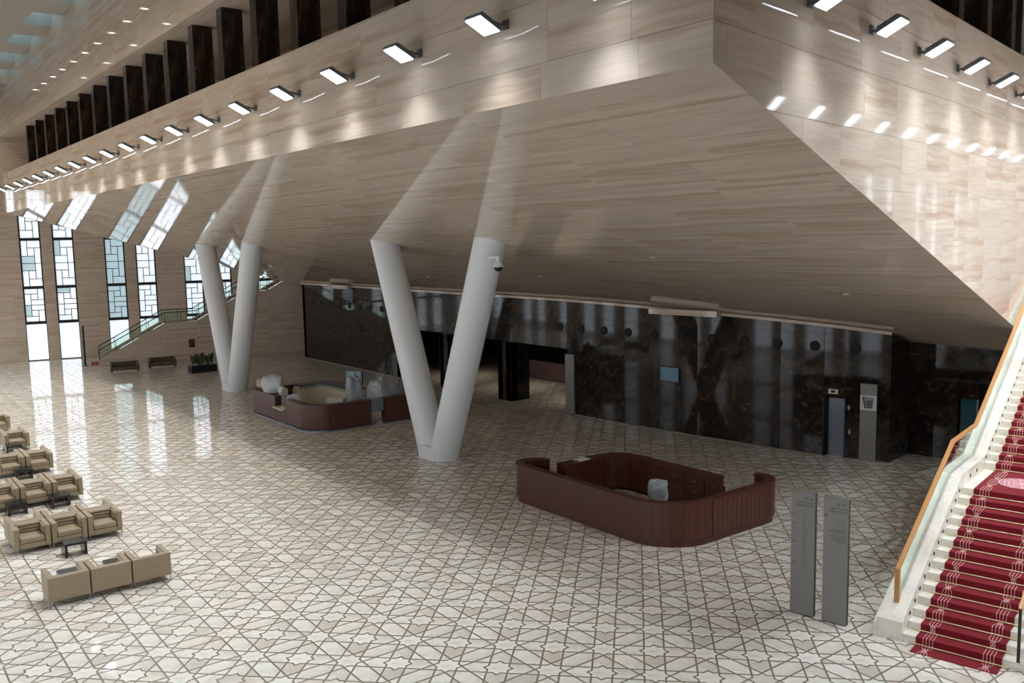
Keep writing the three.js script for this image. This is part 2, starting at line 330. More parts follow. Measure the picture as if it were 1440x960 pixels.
// gallery recess behind the fins
{
  const g = structure('wall_gallery', 'recessed gallery behind the row of dark marble fins', 'wall');
  part(structure('floor_gallery', 'pale floor slab of the upper gallery', 'floor'), 'gallery_floor', boxAt(XL, XR - 2, YT - 0.4, YT - 0.05, -14.5, ZF - 0.3), M.core);
  part(g, 'gallery_back', boxAt(XL, XR - 2, YT, YU, -14.8, -14.5), M.core);
  part(structure('ceiling_gallery', 'tan stone ceiling of the upper gallery', 'ceiling'), 'gallery_ceiling', boxAt(XL, XR - 1.0, YU, YU + 0.3, -14.5, ZF - 0.36), M.wallStone[1]);
  const F = frameOf(V3(XR, 0, ZF), dR, UP);
  const gs = structure('floor_gallery_side', 'pale floor slab of the side gallery', 'floor'), gc = structure('ceiling_gallery_side', 'tan stone ceiling of the side gallery', 'ceiling'), gb = structure('wall_gallery_side', 'shaded back wall of the side gallery', 'wall');
  part(gs, 'side_floor', prism(F, [[2.5, YT - 0.4], [18.6, YT - 0.4], [18.6, YT - 0.05], [2.5, YT - 0.05]], -4.2, -0.3), M.core);
  part(gb, 'side_back', prism(F, [[4, YT], [18.6, YT], [18.6, YU], [4, YU]], -4.4, -4.2), M.core);
  part(gc, 'side_ceiling', prism(F, [[1, YU], [18.6, YU], [18.6, YU + 0.3], [1, YU + 0.3]], -4.2, -0.36), M.wallStone[1]);
  part(structure('trim_gallery', 'stone coping along the top of the long fascia', 'trim'), 'top_rail', boxAt(XL, XR, YT, YT + 0.03, ZF - 0.36, ZF), M.stone[1]);
}
{
  const finG = new THREE.BoxGeometry(0.44, YU - YT + 0.06, 0.66), ph = (YU + YT) / 2 - 0.03;
  for (let k = 0; k < 24; k++) {
    const x = -60.1 + 2.68 * (k - 0); if (x > XR - 2) break;
    const o = thing('marble_fin', k < 13 ? 'dark marble fin in the long gallery opening above the floodlit fascia' : 'dark marble fin of the long gallery close to the fascia corner', 'fin', [x, ph, ZF - 0.71], 0, 'dark fins of the long gallery');
    part(o, 'shaft', finG, M.dark[k % 3]); part(o, 'shoe', box(0.5, 0.05, 0.72), M.frame, [0, -(YU - YT) / 2 + 0.02, 0]);
  }
  for (let k = 0; k < 7; k++) {
    const s = 2.7 + 2.55 * k, p = V3(XR, ph, ZF).addScaledVector(dR, s).addScaledVector(nR, -0.71);
    const o = thing('marble_fin', 'dark marble fin in the side gallery above the red carpeted stair', 'fin', [p.x, p.y, p.z], Math.PI / 2 + A_R, 'dark fins of the side gallery');
    part(o, 'shaft', finG, M.dark[k % 3]); part(o, 'shoe', box(0.5, 0.05, 0.72), M.frame, [0, -(YU - YT) / 2 + 0.02, 0]);
  }
}

// ───────────── ceiling with a strip of skylights along the upper wall ─────────────
{
  const c = structure('ceiling', 'grey plaster ceiling with a strip of square skylights along the wall', 'ceiling');
  part(c, 'panel', boxAt(-90, 16, YC, YC + 0.4, -8.75, 10.5), M.ceiling);
  part(c, 'panel_far', boxAt(-90, 16, YC + 0.001, YC + 0.4, -63, ZF - 0.36), M.ceiling);
  const P = 5.2;
  for (let k = 0; k < 13; k++) {
    const x0 = -9 - P * (k + 1) + 0.9; if (x0 < XL - 6) break;
    part(c, 'beam', boxAt(x0 + 2.6, x0 + P, YC, YC + 1.3, ZF - 0.36, -8.75), M.ceiling);
    part(c, 'skylight_side', boxAt(x0, x0 + 2.6, YC, YC + 1.3, ZF - 0.36, ZF - 0.02), M.ceiling);
    const s = part(c, 'skylight_pane', boxAt(x0, x0 + 2.6, YC + 1.2, YC + 1.25, ZF, -8.75), M.skyPane);
    areaLight(scene, V3(x0 + 1.3, YC + 1.17, (ZF - 8.75) / 2), V3(x0 + 1.3, 0, (ZF - 8.75) / 2), 2.5, 1.15, tint(0.55, 0.82, 1), SKY);
  }
}
function downlight(x, z, group, label, power = DOWN) {
  const o = thing('ceiling_downlight', label, 'light', [x, YC, z], 0, group);
  part(o, 'trim_ring', new THREE.TorusGeometry(0.17, 0.025, 8, 24), M.white, [0, -0.005, 0], [Math.PI / 2, 0, 0]);
  part(o, 'lens', new THREE.CylinderGeometry(0.15, 0.15, 0.02, 24), M.downLens, [0, -0.005, 0]);
  const l = new THREE.SpotLight(warmColor, power, 0, 0.9, 0.6); l.position.set(x, YC - 0.05, z); l.target.position.set(x, 0, z); l.castShadow = true; l.shadow.radius = 7; scene.add(l, l.target);
}
for (let k = 0; k < 17; k++) downlight(-23.6 - 2.87 * k, -7.2, 'ceiling downlights in the row nearest the skylights', 'round recessed downlight in the ceiling row nearest the skylights');
for (let k = 0; k < 6; k++) downlight(-34.6 - 5.72 * k, -5.5, 'ceiling downlights in the second row', 'round recessed downlight in the sparser second ceiling row');
for (let k = 0; k < 7; k++) downlight(-5.5 - 0.72 * k, -45.6 - 4.2 * k, 'ceiling downlights over the side stair', 'round recessed downlight high over the upper stair flight');

// ───────────── floodlights ─────────────
function floodlight(p, n, label, group, power = FLOOD, tilt = 0.46, spread = 1.12) {
  const o = thing('floodlight', label, 'floodlight', [p.x, p.y, p.z], Math.atan2(n.x, n.z), group);
  part(o, 'wall_plate', box(0.16, 0.16, 0.03), M.lampGrey, [0.12, 0.06, 0.015]);
  part(o, 'bracket', box(0.05, 0.04, 0.26), M.lampGrey, [0.12, 0.05, 0.15], [-0.2, 0, 0]);
  part(o, 'bracket_arm', box(0.5, 0.03, 0.04), M.lampGrey, [0, 0.03, 0.27]);
  const hs = part(o, 'housing', rbox(0.5, 0.07, 0.5, 0.015), M.lampGrey, [0, 0.05, 0.42], [-tilt, 0, 0]);
  for (let k = 0; k < 5; k++) part(hs, 'cooling_rib', box(0.012, 0.05, 0.4), M.lampGrey, [-0.18 + 0.09 * k, 0.055, 0]);
  const lens = V3(0, 0.05 - 0.045 * Math.cos(tilt), 0.42 + 0.045 * Math.sin(tilt));
  part(o, 'lens', box(0.45, 0.012, 0.45), M.lampLens, [lens.x, lens.y, lens.z], [-tilt, 0, 0]);
  o.updateMatrixWorld(true);
  const at = o.localToWorld(V3(0, lens.y - 0.015 * Math.cos(tilt), lens.z + 0.015 * Math.sin(tilt))), to = o.localToWorld(V3(0, lens.y - Math.cos(tilt), lens.z + Math.sin(tilt)));
  const l = new THREE.SpotLight(floodColor, power, 0, spread, 1); l.position.copy(at); l.target.position.copy(to); l.castShadow = true; l.shadow.radius = 9; scene.add(l, l.target);
}
for (let k = -1; k < 19; k++) floodlight(V3(-13.1 - 2.87 * k, 11.9, ZF), V3(0, 0, 1), 'white floodlight bracketed to the long stone fascia', 'floodlights on the long fascia');
for (let k = 0; k < 8; k++) floodlight(V3(XR, 11.85, ZF).addScaledVector(dR, 3.0 + 2.75 * k), nR, 'white floodlight bracketed to the tapering fascia over the stair', 'floodlights on the side fascia');

// ───────────── window walls ─────────────
let windowNo = 0;
function makeWindow(F, s, y0, top, detail, blue, power) {
  const w = 1.4, o = structure('window_' + (++windowNo), detail ? (blue ? 'tall window with bluish frosted panes in a pinwheel of dark bars' : 'tall bright window with frosted panes in a pinwheel of dark bars') : 'tall frosted window with dark transoms', 'window');
  const put = (name, x, y, ww, hh, d, t, mat) => { const m = part(o, name, box(ww, hh, t), mat); m.position.copy(atF(F, s + x + ww / 2, y + hh / 2, d + t / 2)); m.quaternion.copy(F.q); return m; };
  const D = -0.3;
  if (detail) {
    const tr = [2.8, 5.38, 8.88, 12.6];
    put('lower_pane', 0.05, 0.05, w - 0.1, 2.7, D, 0.02, M.pane);
    put('threshold', 0, 0, w, 0.06, D, 0.1, M.frame);
    for (const y of tr) put('transom', 0, y - 0.11, w, 0.22, D, 0.16, M.frame);
    put('jamb', 0, 2.8, 0.1, 9.8, D, 0.16, M.frame); put('jamb', w - 0.1, 2.8, 0.1, 9.8, D, 0.16, M.frame);
    for (let i = 0; i < 3; i++) {
      const a = tr[i] + 0.09, h = (tr[i + 1] - tr[i] - 0.17) / 2;
      for (let r = 0; r < 2; r++) {
        const m = (r + i) % 2, Y = a + r * h, X = x => (m ? w - x : x);
        const cells = [[0.07, 0.47, 0.32, 1], [0.47, 1.33, 0.68, 1], [0.92, 1.33, 0, 0.68], [0.07, 0.92, 0, 0.32], [0.47, 0.92, 0.32, 0.68]];
        for (const [x0, x1, v0, v1] of cells) { const xa = Math.min(X(x0), X(x1)), xb = Math.max(X(x0), X(x1)); put('pane', xa + 0.012, Y + v0 * h + 0.012, xb - xa - 0.024, (v1 - v0) * h - 0.024, D, 0.015, blue || (xa < 0.1 && rnd() < 0.25) ? M.paneBlue : M.pane); }
        const bars = [[0.47, 0.32, 0.03, 0.68, 1], [0.47, 0.68, 0.86, 0.03, 0], [0.92, 0, 0.03, 0.68, 1], [0.07, 0.32, 0.85, 0.03, 0]];
        for (const [x, v, bw, bh, vert] of bars) { const xa = m ? w - x - (vert ? 0 : bw) : x; put('muntin', xa - (vert ? 0.024 : 0), Y + v * h - (vert ? 0 : 0.024), vert ? 0.048 : bw, vert ? bh * h : 0.048, D + 0.03, 0.03, M.frame); }
        put('muntin', 0.07, Y + h - 0.024, w - 0.14, 0.048, D + 0.03, 0.03, M.frame);
      }
    }
    areaLight(scene, atF(F, s + w / 2, 1.42, D + 0.025), atF(F, s + w / 2, 1.42, 5), w - 0.1, 2.65, dayColor, power);
    areaLight(scene, atF(F, s + w / 2, 7.7, D + 0.025), atF(F, s + w / 2, 7.7, 5), w - 0.14, 9.7, blue ? tint(0.62, 0.8, 0.88) : dayColor, power * (blue ? 0.45 : 1));
  } else {
    put('pane', 0.05, y0, w - 0.1, top - y0, D, 0.02, M.pane);
    for (const y of [2.8, 5.38, 8.88, top]) if (y <= top) put('transom', 0, y - 0.11, w, 0.22, D, 0.16, M.frame);
    put('jamb', 0, y0, 0.06, top - y0, D, 0.14, M.frame); put('jamb', w - 0.06, y0, 0.06, top - y0, D, 0.14, M.frame);
    for (let y = y0 + 0.6, k = 0; y < top; y += 0.62, k++) { put('muntin', 0.06, y, w - 0.12, 0.025, D + 0.03, 0.03, M.frame); put('muntin', 0.3 + 0.37 * (k % 3), y, 0.025, 0.62, D + 0.03, 0.03, M.frame); }
    areaLight(scene, atF(F, s + w / 2, (y0 + top) / 2, D + 0.025), atF(F, s + w / 2, (y0 + top) / 2, 5), w - 0.1, top - y0 - 0.1, dayColor, power);
  }
}
const PITCH = 5.57;
function windowWall(wall, F, s0, s1, first, n, detail, power, TOPW = 12.6) {
  // piers between the openings and a band above them
  const open = [];
  for (let k = 0; k < n; k++) { const a = first + PITCH * k; for (const b of [a, a + 2.15]) if (b > s0 && b + 1.4 < s1) { open.push(b); makeWindow(F, b, 0, TOPW, detail(k), detail(k) && (k * 2 + (b > a ? 1 : 0)) === detail.blue, power); } }
  let prev = s0;
  const solid = (a, b, y0, y1, slabs) => {
    if (b - a < 0.02) return;
    part(wall, 'pier', prism(F, [[a, y0], [b, y0], [b, y1], [a, y1]], -0.5, slabs ? -0.02 : 0), slabs ? M.joint : M.wallStone[1]);
    if (slabs) laySlabs(wall, F, [[a, y0], [b, y0], [b, y1], [a, y1]], courses(y0, y1, 0.61), [2.3, 2.9], 0.5, M.wallStone, 'slab', 0.02, 0.01);
  };
  for (const b of [...open, s1]) { const slabs = detail.range && b > detail.range[0] && prev < detail.range[1]; solid(prev, b, 0, TOPW, slabs); prev = b + 1.4; }
  part(wall, 'header', prism(F, [[s0, TOPW], [s1, TOPW], [s1, YC], [s0, YC]], -0.5, 0), M.wallStone[2]);
}
{
  const wl = structure('wall_left', 'far travertine wall pierced by pairs of tall windows', 'wall');
  const F = frameOf(V3(-73.1, 0, -12.4), dL, UP);
  const det = k => k >= 3 && k <= 6; det.blue = 8; det.range = [-2.6, 17];
  windowWall(wl, F, -23, 36, -0.85 - PITCH * 3, 9, det, DAY_LEFT);
  const wf = structure('wall_front', 'front travertine wall with tall windows facing the dark marble wall', 'wall');
  const FF = frameOf(V3(14, 0, 2.2), V3(-1, 0, 0), UP);
  windowWall(wf, FF, 0, 94, 4.2, 16, () => false, DAY_FRONT, 9);
  const wr = structure('wall_right', 'outer travertine wall beyond the red carpeted staircase', 'wall');
  const o = V3(XR, 0, ZF).addScaledVector(nR, 5.8 + 0.0), FR = frameOf(o, dR.clone().negate(), UP);
  windowWall(wr, FR, -55, -5, -53.2, 9, () => false, DAY_RIGHT, 10.4);
  part(wr, 'return_panel', boxAt(-3.4, 16, 0, YC, -16.4, -16), M.wallStone[1]); part(wr, 'end_panel', boxAt(15.6, 16, 0, YC, -16, 10), M.wallStone[1]);
  for (let k = -3; k < 12; k++) floodlight(atF(FR, -16.2 - 2.87 * k, 11.9), nR.clone().negate(), 'white floodlight bracketed to the outer wall across the stair', 'floodlights on the outer wall', FLOOD * 0.9, 0.8);
  const wb = structure('wall_back', 'far end wall closing the corridor beside the volume', 'wall');
  part(wb, 'panel', boxAt(-90, 16, 0, YC, -63, -62.6), M.wallStone[1]);
}

// ───────────── dark marble wall with portals ─────────────
const DW = [[-60.4, -27.4], [-46.85, -27.4], [-42.45, -27.4], [-41.25, -27.4], [-36.95, -27.4], [-35.85, -27.4], [-31.5, -27.42], [-28.0, -27.68], [-24.2, -28.1], [-20.6, -28.66], [-18.95, -29.02], [-18.2, -29.22], [-16.75, -29.72]];
{
  const wall = structure('wall_dark', 'polished dark brown marble wall veined with white under the soffit', 'wall');
  const seg = (a, b, y0, y1) => {
    const u = V3(b[0] - a[0], 0, b[1] - a[1]), L = u.length(); u.normalize();
    const F = frameOf(V3(a[0], 0, a[1]), u, UP), poly = [[0, y0], [L, y0], [L, y1], [0, y1]];
    laySlabs(wall, F, poly, y0 > 1 ? [[y0, Math.max(y0 + 0.3, 4.55)], [Math.max(y0 + 0.3, 4.55), y1]].filter(r => r[1] - r[0] > 0.05) : [[0, 1.5], [1.5, 3.07], [3.07, 4.55], [4.55, y1]], L / Math.max(1, Math.round(L / 2.0)), 0, M.dark, 'slab', 0.02, 0.006);
    part(wall, 'backing', prism(F, poly, -0.4, -0.02), M.darkJoint); return F;
  };
  for (let i = 0; i + 1 < DW.length; i++) {
    const top = soffitY(Math.max(DW[i][1], DW[i + 1][1])) + 0.02, portal = i === 1 || i === 3 || i === 5;
    if (i === 10) { seg(DW[i], DW[i + 1], 2.2, top); continue; }
    seg(DW[i], DW[i + 1], portal ? 3.07 : 0, top);
  }
  // pier returns into the foyer, end returns
  const ret = (a, b, y1) => seg(a, b, 0, y1);
  for (const [x0, x1] of [[-42.45, -41.25], [-36.95, -35.85]]) { ret([x1, -27.4], [x1, -28.6], 3.07); ret([x0, -28.6], [x0, -27.4], 3.07); part(wall, 'pier_back', boxAt(x0 + 0.02, x1 - 0.02, 0, 3.07, -28.6, -27.85), M.dark[1]); }
  ret([-46.85, -27.4], [-46.85, -28.6], 3.07); ret([-31.5, -28.6], [-31.5, -27.42], 3.07);
  ret([-16.75, -29.72], [-17.05, -31.6], soffitY(-31) + 0.1);
  ret([-17.05, -31.6], [-15.35, -31.75], soffitY(-31.6) + 0.1);
  ret([-14.65, -31.82], [-12.3, -32.0], soffitY(-31.6) + 0.1);
  const hd = seg([-15.35, -31.75], [-14.65, -31.82], 2.3, soffitY(-31.6) + 0.1);
  ret([-60.4, -29.8], [-60.4, -27.4], soffitY(-27.4));
  part(wall, 'portal_ceiling', boxAt(-52, -31, 3.07, 3.3, -37, -27.85), M.ceiling);
  part(wall, 'foyer_back', boxAt(-52, -31, 0, 3.07, -37.3, -37), M.dark[1]);
  part(wall, 'foyer_end', boxAt(-52.3, -52, 0, 3.07, -37, -27.8), M.dark[0]);
  part(wall, 'foyer_end', boxAt(-31.3, -31, 0, 3.07, -37, -28.62), M.dark[0]);
}
{
  const t = structure('trim_1', 'pale stone strip along the top of the dark marble wall', 'trim');
  for (let i = 0; i + 1 < DW.length; i++) {
    const a = DW[i], b = DW[i + 1]; railBox(t, 'strip', [a[0], soffitY(a[1]) - 0.06, a[1] + 0.05], [b[0], soffitY(b[1]) - 0.06, b[1] + 0.05], 0.12, 0.12, M.stone[0]);
  }
  for (const [x, z, w, a] of [[-24.7, -27.95, 3.3, 0.125], [-53.9, -27.25, 2.7, 0]]) { const o = thing('ceiling_bulkhead', x > -30 ? 'long pale stone box under the soffit above the wall screen' : 'short pale stone box under the soffit behind the ticket counter', 'box', [x, soffitY(z) - 0.14, z + 0.15], a); part(o, 'body', box(w, 0.24, 0.3), M.stone[0]); part(o, 'end_cap', box(0.03, 0.25, 0.31), M.stone[3], [w / 2, 0, 0]); }
  const b = structure('baseboard_dark', 'thin pale skirting line at the foot of the dark marble wall', 'baseboard');
  for (const i of [0, 6, 7, 8, 9, 11]) { const a = DW[i], c = DW[i + 1], L = Math.hypot(c[0] - a[0], c[1] - a[1]); part(b, 'strip', box(L, 0.04, 0.05), M.joint, [(a[0] + c[0]) / 2, 0.02, (a[1] + c[1]) / 2 + 0.03], [0, -Math.atan2(c[1] - a[1], c[0] - a[0]), 0]); }
}
const wallZ = x => { for (let i = 0; i + 1 < DW.length; i++) if (x >= DW[i][0] && x <= DW[i + 1][0]) { const t = (x - DW[i][0]) / (DW[i + 1][0] - DW[i][0]); return DW[i][1] + t * (DW[i + 1][1] - DW[i][1]); } return -27.4; };
const wallTurn = x => Math.atan2(wallZ(x - 0.3) - wallZ(x + 0.3), 0.6);
for (let x = -17.9; x > -59; x -= 1.41) {
  if (x < -32.5 && x > -47.6) continue;
  const o = thing('air_nozzle', x > -33 ? 'round black air nozzle in the dark wall right of the portals' : 'round black air nozzle in the dark wall behind the ticket counter', 'air vent', [x, 4.08, wallZ(x)], wallTurn(x), x > -33 ? 'air nozzles by the lift' : 'air nozzles behind the ticket counter');
  part(o, 'ring', new THREE.TorusGeometry(0.16, 0.035, 10, 24), M.blackMatte, [0, 0, 0.015]);
  part(o, 'throat', new THREE.CylinderGeometry(0.15, 0.11, 0.05, 24), M.blackMatte, [0, 0, 0.0], [Math.PI / 2, 0, 0]);
}
function onWall(name, label, cat, x, y, build) { const o = thing(name, label, cat, [x, y, wallZ(x)], wallTurn(x)); build(o); return o; }
onWall('wall_screen', 'small wall screen showing pale blue lines on the dark marble', 'screen', -25.55, 2.46, o => {
  part(o, 'bezel', rbox(0.98, 0.64, 0.06, 0.01), M.black, [0, 0, 0.03]);
  part(o, 'display', box(0.9, 0.56, 0.01), M.screenBlue, [0, 0, 0.065]);
});
onWall('floor_indicator', 'small white floor indicator plate above the lift door', 'sign', -18.62, 2.44, o => { part(o, 'plate', box(0.34, 0.17, 0.03), M.paper, [0, 0, 0.015]); part(o, 'digits', box(0.16, 0.1, 0.005), M.blackMatte, [0, 0, 0.033]); });
onWall('call_button', 'upper pale call button plate beside the lift door', 'button', -18.07, 1.89, o => { part(o, 'plate', rbox(0.1, 0.2, 0.03, 0.008), M.chrome, [0, 0, 0.015]); part(o, 'button', new THREE.CylinderGeometry(0.025, 0.025, 0.02, 12), M.white, [0, 0, 0.035], [Math.PI / 2, 0, 0]); });
onWall('call_button', 'lower pale call button plate beside the lift door', 'button', -18.03, 1.0, o => { part(o, 'plate', rbox(0.1, 0.22, 0.03, 0.008), M.chrome, [0, 0, 0.015]); part(o, 'button', new THREE.CylinderGeometry(0.025, 0.025, 0.02, 12), M.white, [0, 0, 0.035], [Math.PI / 2, 0, 0]); });
{
  const d = structure('door_1', 'recessed brushed steel lift door in the dark marble wall', 'door');
  const x = -18.575, z = wallZ(x) - 0.32, g = new THREE.Group(); g.position.set(x, 0, z); g.rotation.y = wallTurn(x); g.name = 'lift_door'; d.add(g);
  part(g, 'leaf', box(0.4, 2.2, 0.04), M.steel, [-0.2, 1.1, 0]); part(g, 'leaf', box(0.4, 2.2, 0.04), M.steel, [0.2, 1.1, 0]);
  part(d, 'reveal', box(0.04, 2.2, 0.34), M.frame, [-18.95, 1.1, -29.18]); part(d, 'reveal', box(0.04, 2.2, 0.34), M.frame, [-18.2, 1.1, -29.38]);
  const e = structure('door_2', 'teal glazed door in the recess behind the staircase', 'door');
  part(e, 'leaf', box(0.62, 2.26, 0.04), M.tealGlass, [-15, 1.13, -31.95], [0, 0.1, 0]); part(e, 'frame', box(0.06, 2.3, 0.1), M.steel, [-14.68, 1.15, -31.85]);
}
function textTexture(w, h, draw) { const c = document.createElement('canvas'); c.width = w; c.height = h; const x = c.getContext('2d'); draw(x, w, h); const t = new THREE.CanvasTexture(c); t.colorSpace = THREE.SRGBColorSpace; t.anisotropy = 8; return t; }
onWall('wall_totem', 'grey metal panel with a white poster standing against the dark marble', 'sign panel', -17.42, 0, o => {
  part(o, 'board', box(0.56, 2.82, 0.1), M.panelGrey, [0, 1.41, 0.06]);
  const tex = textTexture(128, 128, (x, w, h) => { x.fillStyle = '#cfd2d2'; x.fillRect(0, 0, w, h); x.fillStyle = '#8f9193'; x.beginPath(); x.moveTo(24, 12); x.lineTo(108, 16); x.lineTo(98, 112); x.lineTo(40, 112); x.fill(); x.fillStyle = '#2e3236'; x.beginPath(); x.moveTo(18, 10); x.lineTo(28, 12); x.lineTo(44, 110); x.lineTo(34, 112); x.fill(); for (let i = 0; i < 4; i++) { x.fillRect(50, 46 + i * 17, 48 - i * 2, 9); } x.fillStyle = '#b48f98'; for (let i = 0; i < 4; i++) x.fillRect(50 + i * 14, 26, 6, 12); });
  part(o, 'poster', box(0.56, 0.54, 0.012), std({ map: tex, roughness: 0.7 }), [0, 2.14, 0.118]);
});
onWall('wall_totem', 'plain grey metal panel beside the wide portal opening', 'sign panel', -31.25, 0, o => { part(o, 'board', box(0.56, 2.84, 0.1), M.panelGrey, [0, 1.42, 0.08]); part(o, 'foot', box(0.5, 0.03, 0.16), M.panelEdge, [0, 0.015, 0.08]); });
for (const [x, z, label, w] of [[-34, -33.5, 'dark red wooden counter inside the foyer behind the right portal', 4.8], [-40.5, -33.5, 'dark red wooden counter inside the foyer behind the middle portal', 5]]) { const o = thing('foyer_counter', label, 'counter', [x, 0, z]); part(o, 'body', box(w, 1.02, 0.8), M.wood, [0, 0.55, 0]); part(o, 'top', rbox(w + 0.1, 0.05, 0.9, 0.01), M.black, [0, 1.085, 0]); part(o, 'plinth', box(w - 0.1, 0.04, 0.7), M.blackMatte, [0, 0.02, 0]); }
{
  const o = thing('foyer_door_leaf', 'tan wooden door leaf standing open inside the left portal', 'door leaf', [-46.2, 0, -30.8], 0.25);
  part(o, 'leaf', box(1.0, 2.4, 0.06), std({ color: 0x8a6a3c, roughness: 0.5 }), [0, 1.2, 0]); part(o, 'handle', new THREE.CylinderGeometry(0.015, 0.015, 0.3, 8), M.chrome, [0.42, 1.05, 0.05]);
  for (const x of [-44.6, -39.1, -33.7]) {
    const l = thing('foyer_downlight', 'small recessed downlight in the low foyer ceiling', 'light', [x, 3.06, -30.5], 0, 'foyer downlights');
    part(l, 'trim_ring', new THREE.TorusGeometry(0.09, 0.015, 8, 20), M.white, [0, 0, 0], [Math.PI / 2, 0, 0]); part(l, 'lens', new THREE.CylinderGeometry(0.08, 0.08, 0.01, 20), std({ color: 0xffffff, emissive: warmColor, emissiveIntensity: 2 }), [0, -0.003, 0]);
    const s = new THREE.SpotLight(warmColor, 9, 0, 1.1, 0.7); s.position.set(x, 3.02, -30.5); s.target.position.set(x, 0, -30.5); s.castShadow = true; s.shadow.radius = 4; scene.add(s, s.target);
  }
}

// ───────────── V columns ─────────────
function legGeo(bx, tx, r) {
  const N = 40, K = 24, pos = [], idx = [], uv = [];
  const zc = -18.2, yTop = soffitY(zc), k = 1 / Math.cos(Math.atan2(Math.abs(tx - bx), yTop));
  for (let j = 0; j <= K; j++) for (let i = 0; i <= N; i++) {
    const a = i / N * Math.PI * 2, lz = Math.sin(a) * r, top = soffitY(zc + lz) + 0.03, t = j / K, y = t * top;
    pos.push(bx + (tx - bx) * (y / yTop) + Math.cos(a) * r * k, y, lz); uv.push(i / N * 3, y);
  }
  for (let j = 0; j < K; j++) for (let i = 0; i < N; i++) { const p = j * (N + 1) + i; idx.push(p, p + N + 1, p + 1, p + 1, p + N + 1, p + N + 2); }
  const g = new THREE.BufferGeometry(); g.setAttribute('position', new THREE.Float32BufferAttribute(pos, 3)); g.setAttribute('uv', new THREE.Float32BufferAttribute(uv, 2)); g.setIndex(idx); g.computeVertexNormals(); return g;
}
for (const [x, label] of [[-28.45, 'white V-shaped concrete column with a camera near its top'], [-49.7, 'white V-shaped concrete column beside the far stair wall']]) {
  const o = thing('v_column', label, 'column', [x, 0, -18.2]);
  part(o, 'leg', legGeo(-0.32, -3.55, 0.56), M.white); part(o, 'leg', legGeo(0.32, 3.6, 0.56), M.white);
  const sh = new THREE.Shape(); sh.absarc(0.34, 0, 0.6, -Math.PI / 2, Math.PI / 2); sh.absarc(-0.34, 0, 0.6, Math.PI / 2, Math.PI * 1.5); sh.closePath();
  const g = new THREE.ExtrudeGeometry(sh, { depth: 0.5, bevelEnabled: false, curveSegments: 24 }); g.rotateX(-Math.PI / 2); part(o, 'foot', g, M.white);
}
{
  const o = thing('dome_camera', 'white dome security camera on a short arm beside the column top', 'camera', [-23.9, 7.35, -17.75]);
  part(o, 'arm', new THREE.CylinderGeometry(0.05, 0.05, 0.5, 12), M.white, [-0.15, 0.28, 0], [0, 0, Math.PI / 2]);
  part(o, 'drop', new THREE.CylinderGeometry(0.05, 0.06, 0.22, 12), M.white, [0.1, 0.19, 0]);
  part(o, 'hood', new THREE.CylinderGeometry(0.1, 0.19, 0.16, 20), M.white, [0.1, 0.04, 0]);
  part(o, 'dome', new THREE.SphereGeometry(0.15, 20, 10, 0, Math.PI * 2, Math.PI / 2, Math.PI / 2), M.black, [0.1, -0.04, 0]);
}

// ───────────── staircases ─────────────
const RISE = 0.16, RUN = 0.32;
function prismBY(pts, t0, t1, sgn) {
  const g = new THREE.ExtrudeGeometry(new THREE.Shape(pts.map(p => new THREE.Vector2(p[0], p[1]))), { depth: t1 - t0, bevelEnabled: false });
  g.translate(0, 0, t0); g.applyMatrix4(new THREE.Matrix4().set(0, 0, sgn, 0, 0, 1, 0, 0, -1, 0, 0, 0, 0, 0, 0, 1));
  if (sgn < 0) { const i = g.index; if (i) { const a = i.array; for (let k = 0; k < a.length; k += 3) { const q = a[k]; a[k] = a[k + 1]; a[k + 1] = q; } } else { for (const nme of ['position', 'normal', 'uv']) { const at = g.attributes[nme], s = at.itemSize, ar = at.array; for (let k = 0; k < at.count; k += 3) for (let c = 0; c < s; c++) { const q = ar[(k) * s + c]; ar[k * s + c] = ar[(k + 1) * s + c]; ar[(k + 1) * s + c] = q; } } } g.computeVertexNormals(); }
  return g;
}
// profile: steps as [b of nose, tread height]
function stairProfile(n1, b1, landing, n2, RISE = 0.16) { const st = []; for (let k = 1; k <= n1; k++) st.push([b1 + RUN * (k - 1), RISE * k]); const lb = b1 + RUN * (n1 - 1) + landing; for (let k = 1; k <= n2; k++) st.push([lb + RUN * (k - 1), RISE * (n1 + k)]); return st; }
function staircase(o, sgn, st, W, n1, landing, opt) {
  const [t0, t1, tw] = W, end = st[st.length - 1][0] + RUN;
  st.forEach(([b, y], k) => {
    const b2 = k + 1 < st.length ? st[k + 1][0] : end, low = Math.max(0, y - 0.9);
    part(o, k === n1 - 1 ? 'landing' : 'step', boxAt(Math.min(sgn * t1, sgn * tw), Math.max(sgn * t1, sgn * tw), low, y, -b2 - 0.001, -b), M.stairMarble);
  });
  const lb0 = st[n1 - 1][0], lb1 = st[n1][0], yl = st[n1 - 1][1], ye = st[st.length - 1][1], bb = st[0][0], top = opt.rise;
  const outline = [[bb - 0.05, 0], [bb - 0.05, RISE + top - 0.06], [lb0, yl + top], [lb1, yl + top + 0.02], [end, ye + top + RISE], [end, 0]];
  return { end, lb0, lb1, yl, ye, bb, outline };
}
function glassPanel(o, pts, t, sgn, mat) { part(o, 'glass_panel', prismBY(pts, t - 0.008, t + 0.008, sgn), mat); }
function railTube(o, name, pts, r, mat) { for (let i = 0; i + 1 < pts.length; i++) { const a = V3(...pts[i]), b = V3(...pts[i + 1]), L = a.distanceTo(b), g = new THREE.CapsuleGeometry(r, L, 4, 10); const m = part(o, name, g, mat); m.position.copy(a).add(b).multiplyScalar(0.5); m.quaternion.setFromUnitVectors(UP, b.clone().sub(a).normalize()); } }
